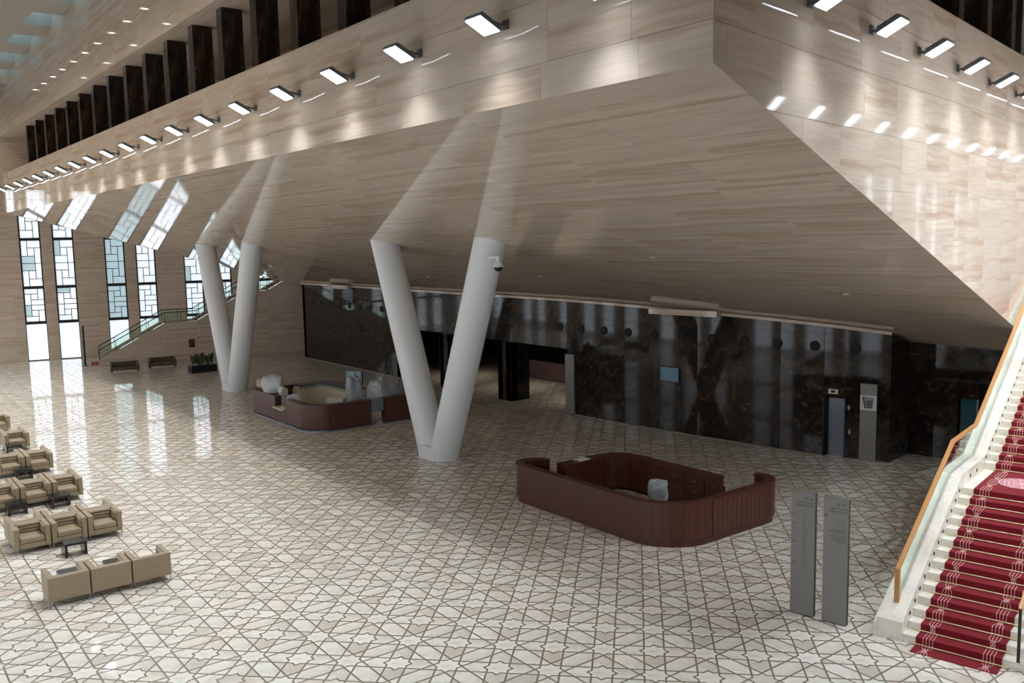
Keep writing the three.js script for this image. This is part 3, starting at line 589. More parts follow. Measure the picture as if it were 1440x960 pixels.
{
  const o = thing('grand_staircase', 'white marble staircase with glass balustrade and wooden handrail beside the tapering fascia', 'staircase', [-9.54, 0, -16.56], 12 * Math.PI / 180);
  const st = stairProfile(14, 0.02, 2.1, 24), S = staircase(o, 1, st, [0, 0.56, 2.72], 14, 2.1, { rise: 0.3 });
  part(o, 'stringer', prismBY(S.outline, 0.06, 0.56, 1), M.stairMarble); part(o, 'stringer', prismBY(S.outline, 2.72, 3.25, 1), M.stairMarble);
  part(o, 'stringer_foot', prismBY([[-0.06, 0], [-0.06, 0.3], [1.3, 0.92], [1.3, 0]], 0, 0.06, 1), M.stairMarble);
  const nos = b => b < S.lb0 ? RISE + 0.5 * (b - 0.02) : b < S.lb1 ? S.yl : S.yl + RISE + 0.5 * (b - S.lb1);
  for (const t of [0.3, 2.98]) {
    const R = 1.02, rt = 0.3;
    const P = [[0.42, nos(0.42) + 0.96], [S.lb0 + 0.1, S.yl + R + 0.02], [S.lb1 + 0.1, S.yl + R + 0.06], [S.end, S.ye + R + RISE]];
    // glass in panels along the three runs
    const span = (p, q, n) => { for (let i = 0; i < n; i++) { const f = i / n, g = (i + 1) / n - 0.012 / n * 3, bA = p[0] + (q[0] - p[0]) * f, bB = p[0] + (q[0] - p[0]) * g, yA = p[1] + (q[1] - p[1]) * f, yB = p[1] + (q[1] - p[1]) * g; const lo = (b, y) => y - (R - rt) ; glassPanel(o, [[bA, lo(bA, yA)], [bB, lo(bB, yB)], [bB, yB], [bA, yA]], t, 1, M.railGlass); } };
    span(P[0], P[1], 4); span(P[1], P[2], 2); span(P[2], P[3], 7);
    for (let i = 0; i < 3; i++) railBox(o, 'handrail', [t, P[i][1], -P[i][0]], [t, P[i + 1][1], -P[i + 1][0]], 0.09, 0.075, M.railWood);
    if (t < 1) railBox(o, 'newel', [t, 0.36, -0.44], [t, P[0][1], -0.44], 0.1, 0.09, M.railWood);
    else { part(o, 'newel', box(0.05, 1.2, 0.05), M.frame, [2.62, 0.6, -0.05]); railBox(o, 'handrail', [2.62, 1.2, -0.05], [2.62, 1.2 + 0.5 * 3, -3.05], 0.07, 0.06, M.railWood); }
  }
  for (let k = 1; k < 36; k += 1) { const b = st[k][0] + 0.1, y = st[k][1] + 0.13; if (k === 13) continue; part(o, 'step_light', box(0.012, 0.07, 0.07), M.frame, [0.566, y, -b]); }
  for (const b of [4.9, 5.5]) part(o, 'step_light', box(0.012, 0.07, 0.07), M.frame, [0.566, S.yl + 0.13, -b]);

  // red carpet runner with woven borders
  const c = thing('stair_runner', 'crimson stair carpet with white interlaced borders and brass rods', 'carpet', [-9.54, 0, -16.56], 12 * Math.PI / 180);
  const path = [[-0.38, 0.012], [st[0][0] - 0.012, 0.012]];
  st.forEach(([b, y], k) => { path.push([b - 0.012, y + 0.002], [b + 0.01, y + 0.012]); const nb = k + 1 < st.length ? st[k + 1][0] : S.end; path.push([nb - 0.012, y + 0.012]); });
  const ct = textTexture(512, 1024, (x, w, h) => {
    x.fillStyle = '#7a0e1c'; x.fillRect(0, 0, w, h);
    for (let i = 0; i < 9000; i++) { x.fillStyle = rnd() < 0.5 ? 'rgba(70,0,10,0.12)' : 'rgba(190,40,60,0.10)'; x.fillRect(rnd() * w, rnd() * h, 2, 3); }
    x.strokeStyle = '#d9b9ae'; x.lineWidth = 4;
    for (const cx of [76, w - 76]) {
      const unit = 256;
      for (let r = 0; r < h / unit; r++) {
        const y0 = r * unit;
        for (const d of [-30, -10, 10, 30]) { x.beginPath(); x.moveTo(cx + d, y0); x.lineTo(cx + d, y0 + 140); x.bezierCurveTo(cx + d, y0 + 180, cx - d, y0 + 210, cx - d, y0 + unit); x.stroke(); }
        x.beginPath(); x.ellipse(cx, y0 + 198, 14, 26, 0, 0, Math.PI * 2); x.stroke();
      }
    }
  });
  ct.wrapT = THREE.RepeatWrapping;
  const cm = std({ map: ct, roughness: 0.95 });
  const pos = [], uv = [], idx = []; let len = 0; const xa = 0.81, xb = 2.36;
  for (let i = 0; i < path.length; i++) {
    if (i) len += Math.hypot(path[i][0] - path[i - 1][0], path[i][1] - path[i - 1][1]);
    for (const x of [xa, xb]) { pos.push(x, path[i][1], -path[i][0]); uv.push((x - xa) / (xb - xa), len / 3.1); }
    if (i) { const k = i * 2; idx.push(k - 2, k - 1, k + 1, k - 2, k + 1, k); }
  }
  const thickG = new THREE.BufferGeometry(); thickG.setAttribute('position', new THREE.Float32BufferAttribute(pos, 3)); thickG.setAttribute('uv', new THREE.Float32BufferAttribute(uv, 2)); thickG.setIndex(idx);
  const flat = thickG.toNonIndexed(); flat.computeVertexNormals(); cm.side = THREE.DoubleSide; part(c, 'pile', flat, cm);
  const under = boxAt(xa, xb, 0.0, 0.011, -0.0, 0.38); part(c, 'hem', under, M.red);
  st.forEach(([b, y], k) => { if (k > 34) return; const r = part(c, 'stair_rod', new THREE.CylinderGeometry(0.013, 0.013, 1.78, 8), M.brass, [(xa + xb) / 2, y - RISE + 0.03, -b + 0.03], [0, 0, Math.PI / 2]); });
  // medallion on the landing
  const med = textTexture(512, 512, (x, w, h) => {
    x.fillStyle = '#7a0e1c'; x.fillRect(0, 0, w, h); x.strokeStyle = '#e3b9bb'; x.translate(w / 2, h / 2);
    x.fillStyle = '#b26a76'; x.beginPath(); for (let i = 0; i < 12; i++) { const a = i / 12 * Math.PI * 2; x.lineTo(Math.cos(a) * 235, Math.sin(a) * 235); } x.closePath(); x.fill(); x.lineWidth = 14; x.stroke();
    x.lineWidth = 8; for (let i = 0; i < 12; i++) { const a = i / 12 * Math.PI * 2; for (const r of [90, 150, 205]) { x.beginPath(); x.moveTo(Math.cos(a) * r, Math.sin(a) * r); x.lineTo(Math.cos(a + 1.2) * r, Math.sin(a + 1.2) * r); x.stroke(); } x.beginPath(); x.moveTo(0, 0); x.lineTo(Math.cos(a) * 225, Math.sin(a) * 225); x.stroke(); }
    x.fillStyle = '#e8c6c6'; x.beginPath(); x.arc(0, 0, 26, 0, 7); x.fill();
  });
  const mg = new THREE.CircleGeometry(0.52, 12); mg.rotateX(-Math.PI / 2); mg.rotateY(Math.PI / 12); part(c, 'medallion', mg, std({ map: med, roughness: 0.95 }), [(xa + xb) / 2, S.yl + 0.016, -(S.lb0 + 1.05)]);
}
{
  const o = thing('far_staircase', 'far staircase with glass balustrade rising along the window wall', 'staircase', [-66.7, 0, -14.9], -12 * Math.PI / 180);
  const R2 = 0.185, st = stairProfile(14, 0.35, 2.2, 11, R2), lastB = st[st.length - 1][0] + RUN;
  const nextL = lastB + 1.6; for (let k = 0; k < 12; k++) st.push([nextL + RUN * k, st[24][1] + R2 * (k + 1)]);
  const S = staircase(o, -1, st, [0, 0.35, 2.9], 14, 2.2, { rise: 0.42 });
  const y1 = S.yl + 0.1, b2 = S.lb1, y2 = st[24][1] + 0.08, out = [[0, 0], [0, 0.3], [S.lb0 - 0.1, y1], [b2 - 0.1, y1 + 0.05], [lastB - 0.1, y2], [nextL - 0.1, y2 + 0.03], [S.end, st[36][1] + 0.05], [S.end, 0]];
  // side wall: core plus stone panels over the three convex runs
  part(o, 'side_wall', prismBY(out, 0.02, 0.35, -1), M.core);
  part(o, 'side_wall', prismBY(out, 2.9, 3.2, -1), M.core);
  const cap = 0.05;
  const F = frameOf(V3(0, 0, 0), V3(0, 0, -1), UP);      // local: x runs back, y up, normal +x
  for (const poly of [[out[0], [out[2][0], 0], out[2], out[1]], [[out[2][0], 0], [out[3][0], 0], out[3], out[2]], [[out[3][0], 0], [out[4][0], 0], out[4], out[3]], [[out[4][0], 0], [out[5][0], 0], out[5], out[4]], [[out[5][0], 0], [out[6][0], 0], out[6], out[5]]]) laySlabs(o, F, poly, courses(0, 8, 0.62), 2.4, 0.37, M.wallStone, 'slab', 0.02, 0.01);
  for (let i = 1; i < 6; i++) railBox(o, 'coping', [-0.17, out[i][1] + 0.02, -out[i][0]], [-0.17, out[i + 1][1] + 0.02, -out[i + 1][0]], 0.4, 0.06, M.stone[0]);
  for (const t of [0.18, 3.05]) {
    const R = 0.98, P = out.slice(1, 7).map(p => [p[0] + 0.05, p[1]]);
    for (let i = 0; i + 1 < P.length; i++) {
      const n = Math.max(1, Math.round((P[i + 1][0] - P[i][0]) / 1.1));
      for (let k = 0; k < n; k++) { const f = k / n, g = (k + 1) / n - 0.02 / n, L = (q, r) => [P[i][0] + (P[i + 1][0] - P[i][0]) * q, P[i][1] + (P[i + 1][1] - P[i][1]) * q + r]; glassPanel(o, [L(f, 0.05), L(g, 0.05), L(g, R - 0.25), L(f, R - 0.25)], t, -1, M.railGlass); const q = L(f, 0); part(o, 'post', box(0.035, R - 0.2, 0.035), M.frame, [-t, q[1] + (R - 0.2) / 2, -q[0]]); }
      railTube(o, 'handrail', [[-t, P[i][1] + R - 0.2, -P[i][0]], [-t, P[i + 1][1] + R - 0.2, -P[i + 1][0]]], 0.035, M.frame);
    }
  }
  const c = thing('far_stair_runner', 'red carpet strip on the far staircase', 'carpet', [-66.7, 0, -14.9], -12 * Math.PI / 180);
  st.forEach(([b, y], k) => { const nb = k + 1 < st.length ? st[k + 1][0] : S.end; part(c, 'tread_strip', boxAt(-2.7, -0.42, y, y + 0.015, -nb, -b + 0.012), M.red); part(c, 'riser_strip', boxAt(-2.7, -0.42, y - 0.185, y, -b, -b + 0.012), M.red); });
  part(c, 'floor_strip', boxAt(-2.7, -0.42, 0, 0.015, -0.34, 0.5), M.red);
}

// ───────────── armchairs and low tables ─────────────
function makeArmchair() {
  const o = new THREE.Group();   // faces +x, width along z 0.9, depth 0.82, origin at the middle of the floor print
  const W = 0.9, D = 0.8, h0 = 0.15, h1 = 0.72, arm = 0.13;
  const hm = (h0 + h1) / 2, back = part(o, 'back', rbox(0.15, h1 - h0, W, 0.025), M.leather, [-D / 2 + 0.075, hm, 0]), arms = {};
  for (const s of [-1, 1]) arms[s] = part(o, 'arm', rbox(D - 0.14, h1 - h0, arm, 0.025), M.leather, [0.07, (h0 + h1) / 2, s * (W / 2 - arm / 2)]);
  part(o, 'base', rbox(D - 0.17, 0.14, W - 2 * arm, 0.015), M.leather, [0.06, h0 + 0.07, 0]);
  part(o, 'seat_cushion', rbox(D - 0.2, 0.16, W - 2 * arm - 0.01, 0.05, 3), M.leather, [0.085, h0 + 0.22, 0]);
  const roll = new THREE.CapsuleGeometry(0.052, W - 2 * arm - 0.12, 4, 10);
  for (let k = 0; k < 3; k++) part(back, 'back_roll', roll, M.leather, [0.09, 0.48 + k * 0.088 - hm, 0], [Math.PI / 2, 0, 0]);
  const ar = new THREE.CapsuleGeometry(0.04, D - 0.34, 4, 8);
  for (const s of [-1, 1]) for (let k = 0; k < 3; k++) part(arms[s], 'arm_roll', ar, M.leather, [-0.01, 0.48 + k * 0.085 - hm, -s * (arm / 2 + 0.005)], [0, 0, Math.PI / 2]);
  const leg = new THREE.CylinderGeometry(0.011, 0.011, 0.16, 8);
  for (const x of [-1, 1]) for (const z of [-1, 1]) part(o, 'leg', leg, M.chrome, [x * (D / 2 - 0.03), 0.08, z * (W / 2 - 0.03)]);
  return o;
}
const chairProto = makeArmchair();
const chairRows = [
  [-22.54, Math.PI],
  [-27.05, 0],
  [-27.9, Math.PI],
  [-31.85, 0],
  [-32.7, Math.PI],
  [-36.55, 0],
  [-37.4, Math.PI],
  [-41.25, 0],
  [-42.1, Math.PI],
  [-45.95, 0],
];
const chairLabels = ['tan leather armchair in the row showing only its plain backs', 'tan leather armchair of the front back-to-back row, open side to the stair', 'tan leather armchair of the front back-to-back row, open side to the windows', 'tan leather armchair of the second back-to-back row, open side to the stair', 'tan leather armchair of the second back-to-back row, open side to the windows', 'tan leather armchair of the third back-to-back row, open side to the stair', 'tan leather armchair of the third back-to-back row, open side to the windows', 'tan leather armchair of the fourth back-to-back row, open side to the stair', 'tan leather armchair of the fourth back-to-back row, open side to the windows', 'tan leather armchair in the last row before the window wall'];
chairRows.forEach(([x, turn], r) => {
  for (let k = 0; k < 3; k++) {
    const z = -3.97 - 0.925 * k;
    if (r >= 5 && k < (r >= 7 ? 2 : 1)) continue;
    if (r === 9 && k < 2) continue;
    const c = chairProto.clone(); c.name = numbered('armchair'); c.position.set(x, 0, z); c.rotation.y = turn; scene.add(c);
    tag(c, chairLabels[r], 'armchair', 'armchair row ' + ['one', 'two', 'three', 'four', 'five', 'six', 'seven', 'eight', 'nine', 'ten'][r]);
  }
});
function lowTable(x, z, label, group) {
  const o = thing('low_table', label, 'table', [x, 0, z], 0, group);
  part(o, 'table_top', rbox(0.52, 0.07, 0.56, 0.01), M.black, [0, 0.345, 0]);
  for (const s of [-1, 1]) part(o, 'side_panel', rbox(0.5, 0.31, 0.07, 0.008), M.black, [0, 0.155, s * 0.24]);
}
lowTable(-23.4, -4.25, 'black low table in front of the armchair row showing its backs', 'tables before the lone row'); lowTable(-23.4, -5.3, 'black low table in front of the armchair row showing its backs', 'tables before the lone row');
lowTable(-25.85, -4.82, 'single black low table before the front back-to-back armchairs');
lowTable(-31.1, -4.25, 'black low table before the second back-to-back armchairs', 'tables before the second pair'); lowTable(-31.1, -5.48, 'black low table before the second back-to-back armchairs', 'tables before the second pair');
lowTable(-35.8, -5.2, 'black low table before the third back-to-back armchairs'); lowTable(-40.5, -5.6, 'black low table before the fourth back-to-back armchairs');

// dark sofas, plant and slim things at the foot of the far stair
for (const [x, z, label] of [[-61.6, -15.3, 'dark olive two-seat sofa at the foot of the far stair wall'], [-62.0, -17.8, 'dark olive two-seat sofa under the middle of the far stair wall']]) {
  const o = thing('sofa', label, 'sofa', [x, 0, z], -A_L);
  part(o, 'back', rbox(0.16, 0.6, 1.7, 0.03), M.oliveLeather, [-0.34, 0.46, 0]);
  for (const s of [-1, 1]) part(o, 'arm', rbox(0.8, 0.5, 0.16, 0.03), M.oliveLeather, [0, 0.4, s * 0.8]);
  for (const s of [-1, 1]) part(o, 'seat_cushion', rbox(0.66, 0.2, 0.7, 0.05), M.oliveLeather, [0.06, 0.33, s * 0.36]);
  for (const a of [-1, 1]) for (const s of [-1, 1]) part(o, 'leg', new THREE.CylinderGeometry(0.014, 0.014, 0.18, 8), M.chrome, [a * 0.34, 0.09, s * 0.8]);
}
{
  const o = thing('potted_plant', 'green plant in a dark trough half hidden behind the far column', 'plant', [-58.4, 0, -19.3]);
  part(o, 'trough', rbox(0.7, 0.45, 1.7, 0.03), M.black, [0, 0.225, 0]); part(o, 'soil', box(0.6, 0.02, 1.6), M.blackMatte, [0, 0.45, 0]);
  const leafG = []; for (let i = 0; i < 90; i++) { const g = new THREE.PlaneGeometry(0.09, 0.5, 1, 3); g.translate(0, 0.25, 0); g.rotateX(rnd() * 0.9 - 0.2); g.rotateY(rnd() * 6.28); g.translate((rnd() - 0.5) * 0.45, 0.45 + rnd() * 0.35, (rnd() - 0.5) * 1.4); leafG.push(g); }
  part(o, 'foliage', mergeGeometries(leafG), M.green);
}
{
  const o = thing('slim_post', 'tall slim dark post at the foot of the far stair', 'post', [-67.6, 0, -14.2]);
  part(o, 'base', new THREE.CylinderGeometry(0.16, 0.18, 0.04, 20), M.frame, [0, 0.02, 0]); part(o, 'shaft', new THREE.CylinderGeometry(0.07, 0.07, 2.75, 16), M.frame, [0, 1.415, 0]);
  const h = thing('fire_hose_sign', 'small red fire hose cabinet handle on the far stair wall', 'sign', [-64.35, 1.3, -25.2 + 4.6], Math.PI / 2 - A_L);
  part(h, 'plate', rbox(0.42, 0.6, 0.03, 0.02), M.wood, [0, 0, 0.03]); part(h, 'handle', new THREE.TorusGeometry(0.16, 0.03, 8, 20), M.red, [0, 0, 0.07]);
}

// ───────────── reception desk and ticket counter ─────────────
function arcPts(cx, cz, r, a0, a1, n) { const p = []; for (let i = 0; i <= n; i++) { const a = a0 + (a1 - a0) * i / n; p.push([cx + r * Math.cos(a), cz + r * Math.sin(a)]); } return p; }
function band(path, t0, t1, y0, y1) {     // a wall following a plan path, between offsets t0 and t1 to its left, from y0 to y1
  const n = path.length, L = [], R = [];
  for (let i = 0; i < n; i++) {
    const a = path[Math.max(0, i - 1)], b = path[Math.min(n - 1, i + 1)], dx = b[0] - a[0], dz = b[1] - a[1], l = Math.hypot(dx, dz), nx = dz / l, nz = -dx / l;
    L.push([path[i][0] + nx * t1, path[i][1] + nz * t1]); R.push([path[i][0] + nx * t0, path[i][1] + nz * t0]);
  }
  const pos = [], uv = [], idx = []; let s = 0;
  const sideRun = (P, flip) => { let d = 0; for (let i = 0; i + 1 < n; i++) { const a = P[i], b = P[i + 1], e = d + Math.hypot(b[0] - a[0], b[1] - a[1]), k = pos.length / 3; pos.push(a[0], y0, a[1], b[0], y0, b[1], b[0], y1, b[1], a[0], y1, a[1]); uv.push(d, y0, e, y0, e, y1, d, y1); flip ? idx.push(k, k + 2, k + 1, k, k + 3, k + 2) : idx.push(k, k + 1, k + 2, k, k + 2, k + 3); d = e; } };
  sideRun(L, true); sideRun(R, false);
  for (const [y, f] of [[y1, false], [y0, true]]) { let d = 0; for (let i = 0; i + 1 < n; i++) { const k = pos.length / 3, e = d + Math.hypot(path[i + 1][0] - path[i][0], path[i + 1][1] - path[i][1]); pos.push(L[i][0], y, L[i][1], L[i + 1][0], y, L[i + 1][1], R[i + 1][0], y, R[i + 1][1], R[i][0], y, R[i][1]); uv.push(0, d, 0, e, t1 - t0, e, t1 - t0, d); f ? idx.push(k, k + 1, k + 2, k, k + 2, k + 3) : idx.push(k, k + 2, k + 1, k, k + 3, k + 2); d = e; } }
  for (const i of [0, n - 1]) { const k = pos.length / 3; pos.push(L[i][0], y0, L[i][1], R[i][0], y0, R[i][1], R[i][0], y1, R[i][1], L[i][0], y1, L[i][1]); uv.push(0, y0, t1 - t0, y0, t1 - t0, y1, 0, y1); i ? idx.push(k, k + 2, k + 1, k, k + 3, k + 2) : idx.push(k, k + 1, k + 2, k, k + 2, k + 3); }
  const g = new THREE.BufferGeometry(); g.setAttribute('position', new THREE.Float32BufferAttribute(pos, 3)); g.setAttribute('uv', new THREE.Float32BufferAttribute(uv, 2)); g.setIndex(idx); const f = g.toNonIndexed(); f.computeVertexNormals(); return f;
}
const local = (path, ox, oz) => path.map(p => [p[0] - ox, p[1] - oz]);
function crumpled(rx, ry, rz, sd) { const g = new THREE.IcosahedronGeometry(1, 4), p = g.attributes.position; for (let i = 0; i < p.count; i++) { const v = V3(p.getX(i), p.getY(i), p.getZ(i)), n = fbm(0.5 + v.x * 0.3 + sd, 0.5 + v.y * 0.3 + v.z * 0.21, 6, 6, 3), q = 0.72 + 0.5 * n; const sq = e => Math.sign(e) * Math.pow(Math.abs(e), 0.6); p.setXYZ(i, sq(v.x) * rx * q, sq(v.y) * ry * q, sq(v.z) * rz * q); } g.computeVertexNormals(); return g; }
{
  const ox = -18.7, oz = -19.4, o = thing('reception_desk', 'curved mahogany reception desk wall standing open in the hall', 'desk', [ox, 0, oz]);
  // plan: left curl, long front, rounded corner, side, right curl
  const q = [...arcPts(-21.6, -17.4, 0.6, -Math.PI * 0.5, -Math.PI * 1.5, 16), ...[-20.5, -19.5, -18.5, -17.5].map(x => [x, -16.8]), ...arcPts(-16.8, -18.3, 1.5, Math.PI / 2, 0, 18), ...[-19, -19.8, -20.5].map(z => [-15.3, z]), ...arcPts(-16.0, -20.9, 0.7, 0, -Math.PI * 0.62, 12)];
  const Q = local(q, ox, oz);
  part(o, 'front_panel', band(Q, 0, 0.22, 0.2, 1.17), M.wood);
  part(o, 'ledge', band(Q, -0.012, 0.26, 1.17, 1.205), M.wood);
  part(o, 'plinth', band(Q, 0.05, 0.2, 0, 0.2), M.wood);
  for (let k = 0; k < 11; k++) part(o, 'slat', rbox(0.02, 0.93, 0.19, 0.006), M.woodLight, [-15.285 - ox, 0.69, -18.5 - 0.2 * k - oz]);
  const ic = thing('desk_counter', 'mahogany work counter with drawers inside the reception desk', 'counter', [-19.0, 0, -19.5]);
  const p2 = local([[-21.25, -18.0], [-21.25, -18.8], [-21.25, -19.6], ...arcPts(-20.25, -19.7, 1.0, Math.PI, Math.PI * 1.5, 12), [-19.4, -20.7], [-18.6, -20.7], [-17.8, -20.7], [-16.8, -20.7]], -19.0, -19.5);
  part(ic, 'carcass', band(p2, -0.42, 0, 0.08, 1.1), M.wood); part(ic, 'worktop', band(p2, -0.45, 0.02, 1.1, 1.14), M.wood); part(ic, 'plinth', band(p2, -0.36, -0.05, 0, 0.08), M.blackMatte);
  for (let k = 0; k < 4; k++) for (let j = 0; j < 3; j++) { const d = part(ic, 'drawer', rbox(0.72, 0.27, 0.02, 0.006), M.wood, [-19.3 + 0.78 * k + 19.0 + 0.2, 0.24 + 0.3 * j, -20.27 + 19.5]); part(d, 'handle', new THREE.CylinderGeometry(0.008, 0.008, 0.16, 8), M.chrome, [0, 0.05, 0.025], [0, 0, Math.PI / 2]); }
  const ch = thing('wrapped_chair', 'grey office chair wrapped in plastic inside the reception desk', 'chair', [-17.55, 0, -18.6], 0.4);
  part(ch, 'wrapped_back', crumpled(0.3, 0.36, 0.16, 1), M.plasticGrey, [0, 0.85, -0.15]); part(ch, 'wrapped_seat', crumpled(0.3, 0.14, 0.3, 2), M.plasticGrey, [0, 0.48, 0.05]); part(ch, 'stem', new THREE.CylinderGeometry(0.03, 0.03, 0.38, 10), M.black, [0, 0.25, 0]); part(ch, 'star_base', new THREE.CylinderGeometry(0.28, 0.3, 0.06, 5), M.black, [0, 0.05, 0]);
  const bx = thing('waste_bin', 'black waste bin on the floor inside the reception desk', 'bin', [-16.95, 0, -19.15], 0.3); part(bx, 'body', new THREE.CylinderGeometry(0.2, 0.16, 0.62, 4), M.blackMatte, [0, 0.31, 0]); part(bx, 'rim', new THREE.TorusGeometry(0.2, 0.015, 6, 4), M.black, [0, 0.62, 0], [Math.PI / 2, 0, 0]);
  const pd = thing('desk_pad', 'pale paper sheet on the work surface inside the desk', 'paper', [-21.05, 1.141, -18.9], 0.1); part(pd, 'sheet', box(0.32, 0.01, 0.5), M.paper, [0, 0.006, 0]); part(pd, 'clip', box(0.1, 0.01, 0.03), M.chrome, [0, 0.016, 0.25]);
}
{
  const ox = -38.9, oz = -19.2, o = thing('ticket_counter', 'rounded dark red ticket counter with a glass hatch beside the first column', 'counter', [ox, 0, oz]);
  const A = local([[-42.35, -18.6], [-42.35, -17.4], ...arcPts(-41.95, -16.65, 0.4, -Math.PI, -Math.PI * 1.5, 8), [-41, -16.25], [-40, -16.25], [-39.35, -16.25]], ox, oz);
  const B = local([[-38.2, -16.25], [-37.6, -16.25], ...arcPts(-36.75, -17.6, 1.35, Math.PI / 2, 0, 16), [-35.4, -18.3], [-35.4, -19.1]], ox, oz);
  const C = local([[-35.4, -19.8], [-35.4, -20.6], ...arcPts(-36.4, -21.2, 1.0, 0, -Math.PI / 2, 10), [-37.2, -22.2]], ox, oz);
  for (const P of [A, B, C]) { part(o, 'front_panel', band(P, 0, 0.32, 0.1, 1.15), M.wood); part(o, 'ledge', band(P, -0.012, 0.36, 1.15, 1.19), M.wood); }
  const all = [...A, ...B]; part(o, 'plinth', band(all, -0.012, 0.3, 0.0, 0.06), M.steel); part(o, 'plinth', band(C, -0.03, 0.3, 0, 0.06), M.chrome);
  part(o, 'hatch_sill', box(1.1, 0.62, 0.3), M.wood, [-38.77 - ox, 0.36, -16.4 - oz]); part(o, 'hatch_shelf', box(1.14, 0.05, 0.5), M.cream, [-38.77 - ox, 0.7, -16.35 - oz]);
  part(o, 'hatch_glass', box(1.1, 0.95, 0.012), M.railGlass, [-38.77 - ox, 1.2, -16.42 - oz]);
  const I = local([[-42.0, -18.3], ...arcPts(-40.6, -18.9, 1.5, Math.PI, Math.PI * 1.5, 14), [-39.5, -20.4], [-38.4, -20.4]], ox, oz);
  part(o, 'inner_counter', band(I, -0.7, 0, 0.06, 1.0), M.cream); part(o, 'inner_rim', band(I, -0.8, 0.06, 1.14, 1.24), M.steel); part(o, 'inner_core', band(I, -0.6, -0.1, 1.0, 1.14), M.cream);
  part(o, 'side_hatch', box(0.4, 0.55, 0.62), M.steel, [-35.62 - ox, 0.9, -19.45 - oz]);
}
function wrapped(name, label, cat, pos, dims, mat, sd) { const o = thing(name, label, cat, pos, 0.3 * sd); part(o, 'wrapping', crumpled(...dims, sd), mat, [0, dims[1] * 1.0, 0]); part(o, 'knot', crumpled(dims[0] * 0.25, dims[1] * 0.3, dims[2] * 0.25, sd + 3), mat, [0.05, dims[1] * 1.85, 0]); }
wrapped('wrapped_bag', 'small beige cloth bag on the left end of the ticket counter', 'bag', [-42.0, 1.19, -16.9], [0.35, 0.24, 0.4], M.bag, 1);
wrapped('wrapped_bag', 'crumpled grey bag behind the left end of the ticket counter', 'bag', [-42.2, 1.19, -17.6], [0.25, 0.3, 0.3], M.bag, 2);
wrapped('wrapped_monitor', 'white bubble-wrapped monitor on the ticket counter beside the hatch', 'wrapped monitor', [-40.2, 1.19, -16.5], [0.5, 0.42, 0.3], M.plastic, 3);
wrapped('wrapped_equipment', 'bluish plastic bundle behind the ticket hatch glass', 'bundle', [-38.35, 0.73, -16.75], [0.34, 0.3, 0.18], M.plastic, 4);
wrapped('wrapped_chair', 'tall plastic-wrapped chair at the far end of the ticket counter', 'wrapped chair', [-37.0, 0, -19.1], [0.36, 1.05, 0.36], M.plasticGrey, 5);
wrapped('wrapped_equipment', 'large crinkled plastic bundle on the right block of the ticket counter', 'bundle', [-36.3, 0.45, -20.2], [0.72, 0.72, 0.62], M.plasticGrey, 6);
{
  const o = thing('display_monitor', 'monitor with pale blue diagram raised over the ticket counter', 'monitor', [-38.6, 1.24, -20.0], 0.5);
  const tex = textTexture(128, 96, (x, w, h) => { x.fillStyle = '#7f9aa3'; x.fillRect(0, 0, w, h); x.strokeStyle = '#33464d'; x.lineWidth = 4; x.strokeRect(6, 6, 52, 36); x.strokeRect(70, 10, 50, 50); x.strokeRect(14, 54, 70, 34); x.beginPath(); x.moveTo(60, 8); x.lineTo(66, 60); x.lineTo(100, 60); x.stroke(); });
  part(o, 'bezel', rbox(0.95, 0.72, 0.08, 0.02), M.black, [0, 0.5, 0]); part(o, 'display', box(0.88, 0.64, 0.01), std({ map: tex, roughness: 0.4 }), [0, 0.5, 0.045]); part(o, 'stand', box(0.12, 0.3, 0.06), M.black, [0, 0.13, -0.03]); part(o, 'foot', box(0.4, 0.02, 0.26), M.black, [0, 0.01, 0]);
  const c = thing('storage_cabinet', 'cream storage cabinet with shelf gaps inside the ticket counter', 'cabinet', [-37.9, 0, -18.7], 0.5);
  part(c, 'carcass', rbox(0.95, 1.0, 0.45, 0.01), M.cream, [0, 0.5, 0]); for (let k = 0; k < 3; k++) part(c, 'drawer', rbox(0.88, 0.28, 0.02, 0.006), M.paper, [0, 0.18 + 0.32 * k, 0.235]);
}

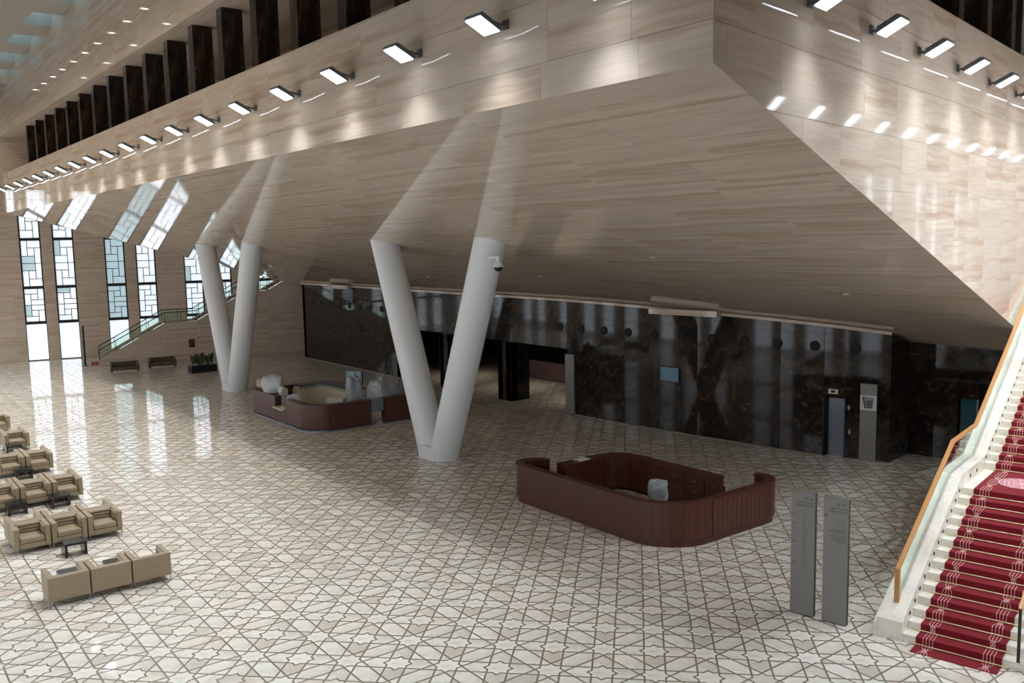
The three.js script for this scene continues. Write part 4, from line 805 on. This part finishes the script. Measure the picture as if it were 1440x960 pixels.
// ───────────── directory totems ─────────────
function totemTexture(kind) {
  return textTexture(256, 1344, (x, w, h) => {
    x.fillStyle = '#84827c'; x.fillRect(0, 0, w, h); x.fillStyle = '#3b3a37'; x.strokeStyle = '#3b3a37'; x.lineWidth = 5; x.lineCap = 'round';
    // flowing script strokes above the two-line heading
    for (const [x0, n] of [[150, 2], [205, 2]]) for (let i = 0; i < n; i++) { x.beginPath(); x.moveTo(x0 + i * 20, 46); x.quadraticCurveTo(x0 + i * 20 + 3, 72, x0 + i * 20 - 14, 68); x.stroke(); x.fillRect(x0 + i * 18 - 6, 78, 5, 5); }
    x.font = 'bold 25px sans-serif'; x.textAlign = 'right'; x.fillText('Centre Culturel', 244, 118); x.fillText('Cultural Center', 244, 150);
    const lines = (y, n, len, op, gap) => { x.globalAlpha = op; for (let i = 0; i < n; i++) { let px = 240; const L = len * (0.6 + 0.4 * rnd()); while (px > 240 - L) { const l = 4 + rnd() * 9; x.fillRect(px - l, y + i * gap, l, 5); px -= l + 3; } } x.globalAlpha = 1; };
    if (kind) { x.lineWidth = 6; x.beginPath(); x.moveTo(12, 186); x.lineTo(36, 186); x.lineTo(36, 208); x.moveTo(36, 186); x.lineTo(14, 212); x.stroke(); lines(228, 4, 150, 0.5, 22); lines(330, 3, 190, 0.95, 14); lines(390, 6, 170, 0.95, 14); }
    else { x.globalAlpha = 0.4; for (let i = 0; i < 24; i++) { x.fillRect(110 + rnd() * 22, 200 + i * 26, 30 + rnd() * 28, 5); x.fillRect(118 + rnd() * 20, 212 + i * 26, 24 + rnd() * 20, 4); } x.globalAlpha = 0.8; for (const y of [236, 340, 540, 770]) { for (let i = 0; i < 3; i++) x.fillRect(20 + i * 12, y, 5, 18); } x.globalAlpha = 1; }
  });
}
for (const [k, p, q, label] of [[0, [-11.3, -16.17], [-10.81, -16.3], 'grey directory totem with a long column of faint lines beside the reception desk'], [1, [-10.6, -16.29], [-10.1, -16.42], 'grey directory totem with dark text blocks, the one nearer the staircase']]) {
  const cx = (p[0] + q[0]) / 2, cz = (p[1] + q[1]) / 2, o = thing('directory_totem', label, 'sign', [cx, 0, cz - 0.05], Math.atan2(p[1] - q[1], q[0] - p[0]));
  part(o, 'board', box(0.52, 2.72, 0.1), M.panelEdge, [0, 1.37, -0.01]); part(o, 'foot', box(0.48, 0.02, 0.08), M.black, [0, 0.01, 0]);
  part(o, 'face', box(0.512, 2.71, 0.012), std({ map: totemTexture(k), roughness: 0.42, metalness: 0.1 }), [0, 1.37, 0.046]);
  part(o, 'cap', box(0.52, 0.012, 0.11), M.panelGrey, [0, 2.736, -0.005]);
}

// ───────────── hand over ─────────────
scene.traverse(o => { if (o.isMesh) { o.castShadow = true; o.receiveShadow = true; } });
const renderer = new THREE.WebGLRenderer({ antialias: true });
renderer.shadowMap.enabled = true;
renderer.toneMapping = THREE.LinearToneMapping;
renderer.toneMappingExposure = EXPOSURE;
renderer.render(scene, camera);
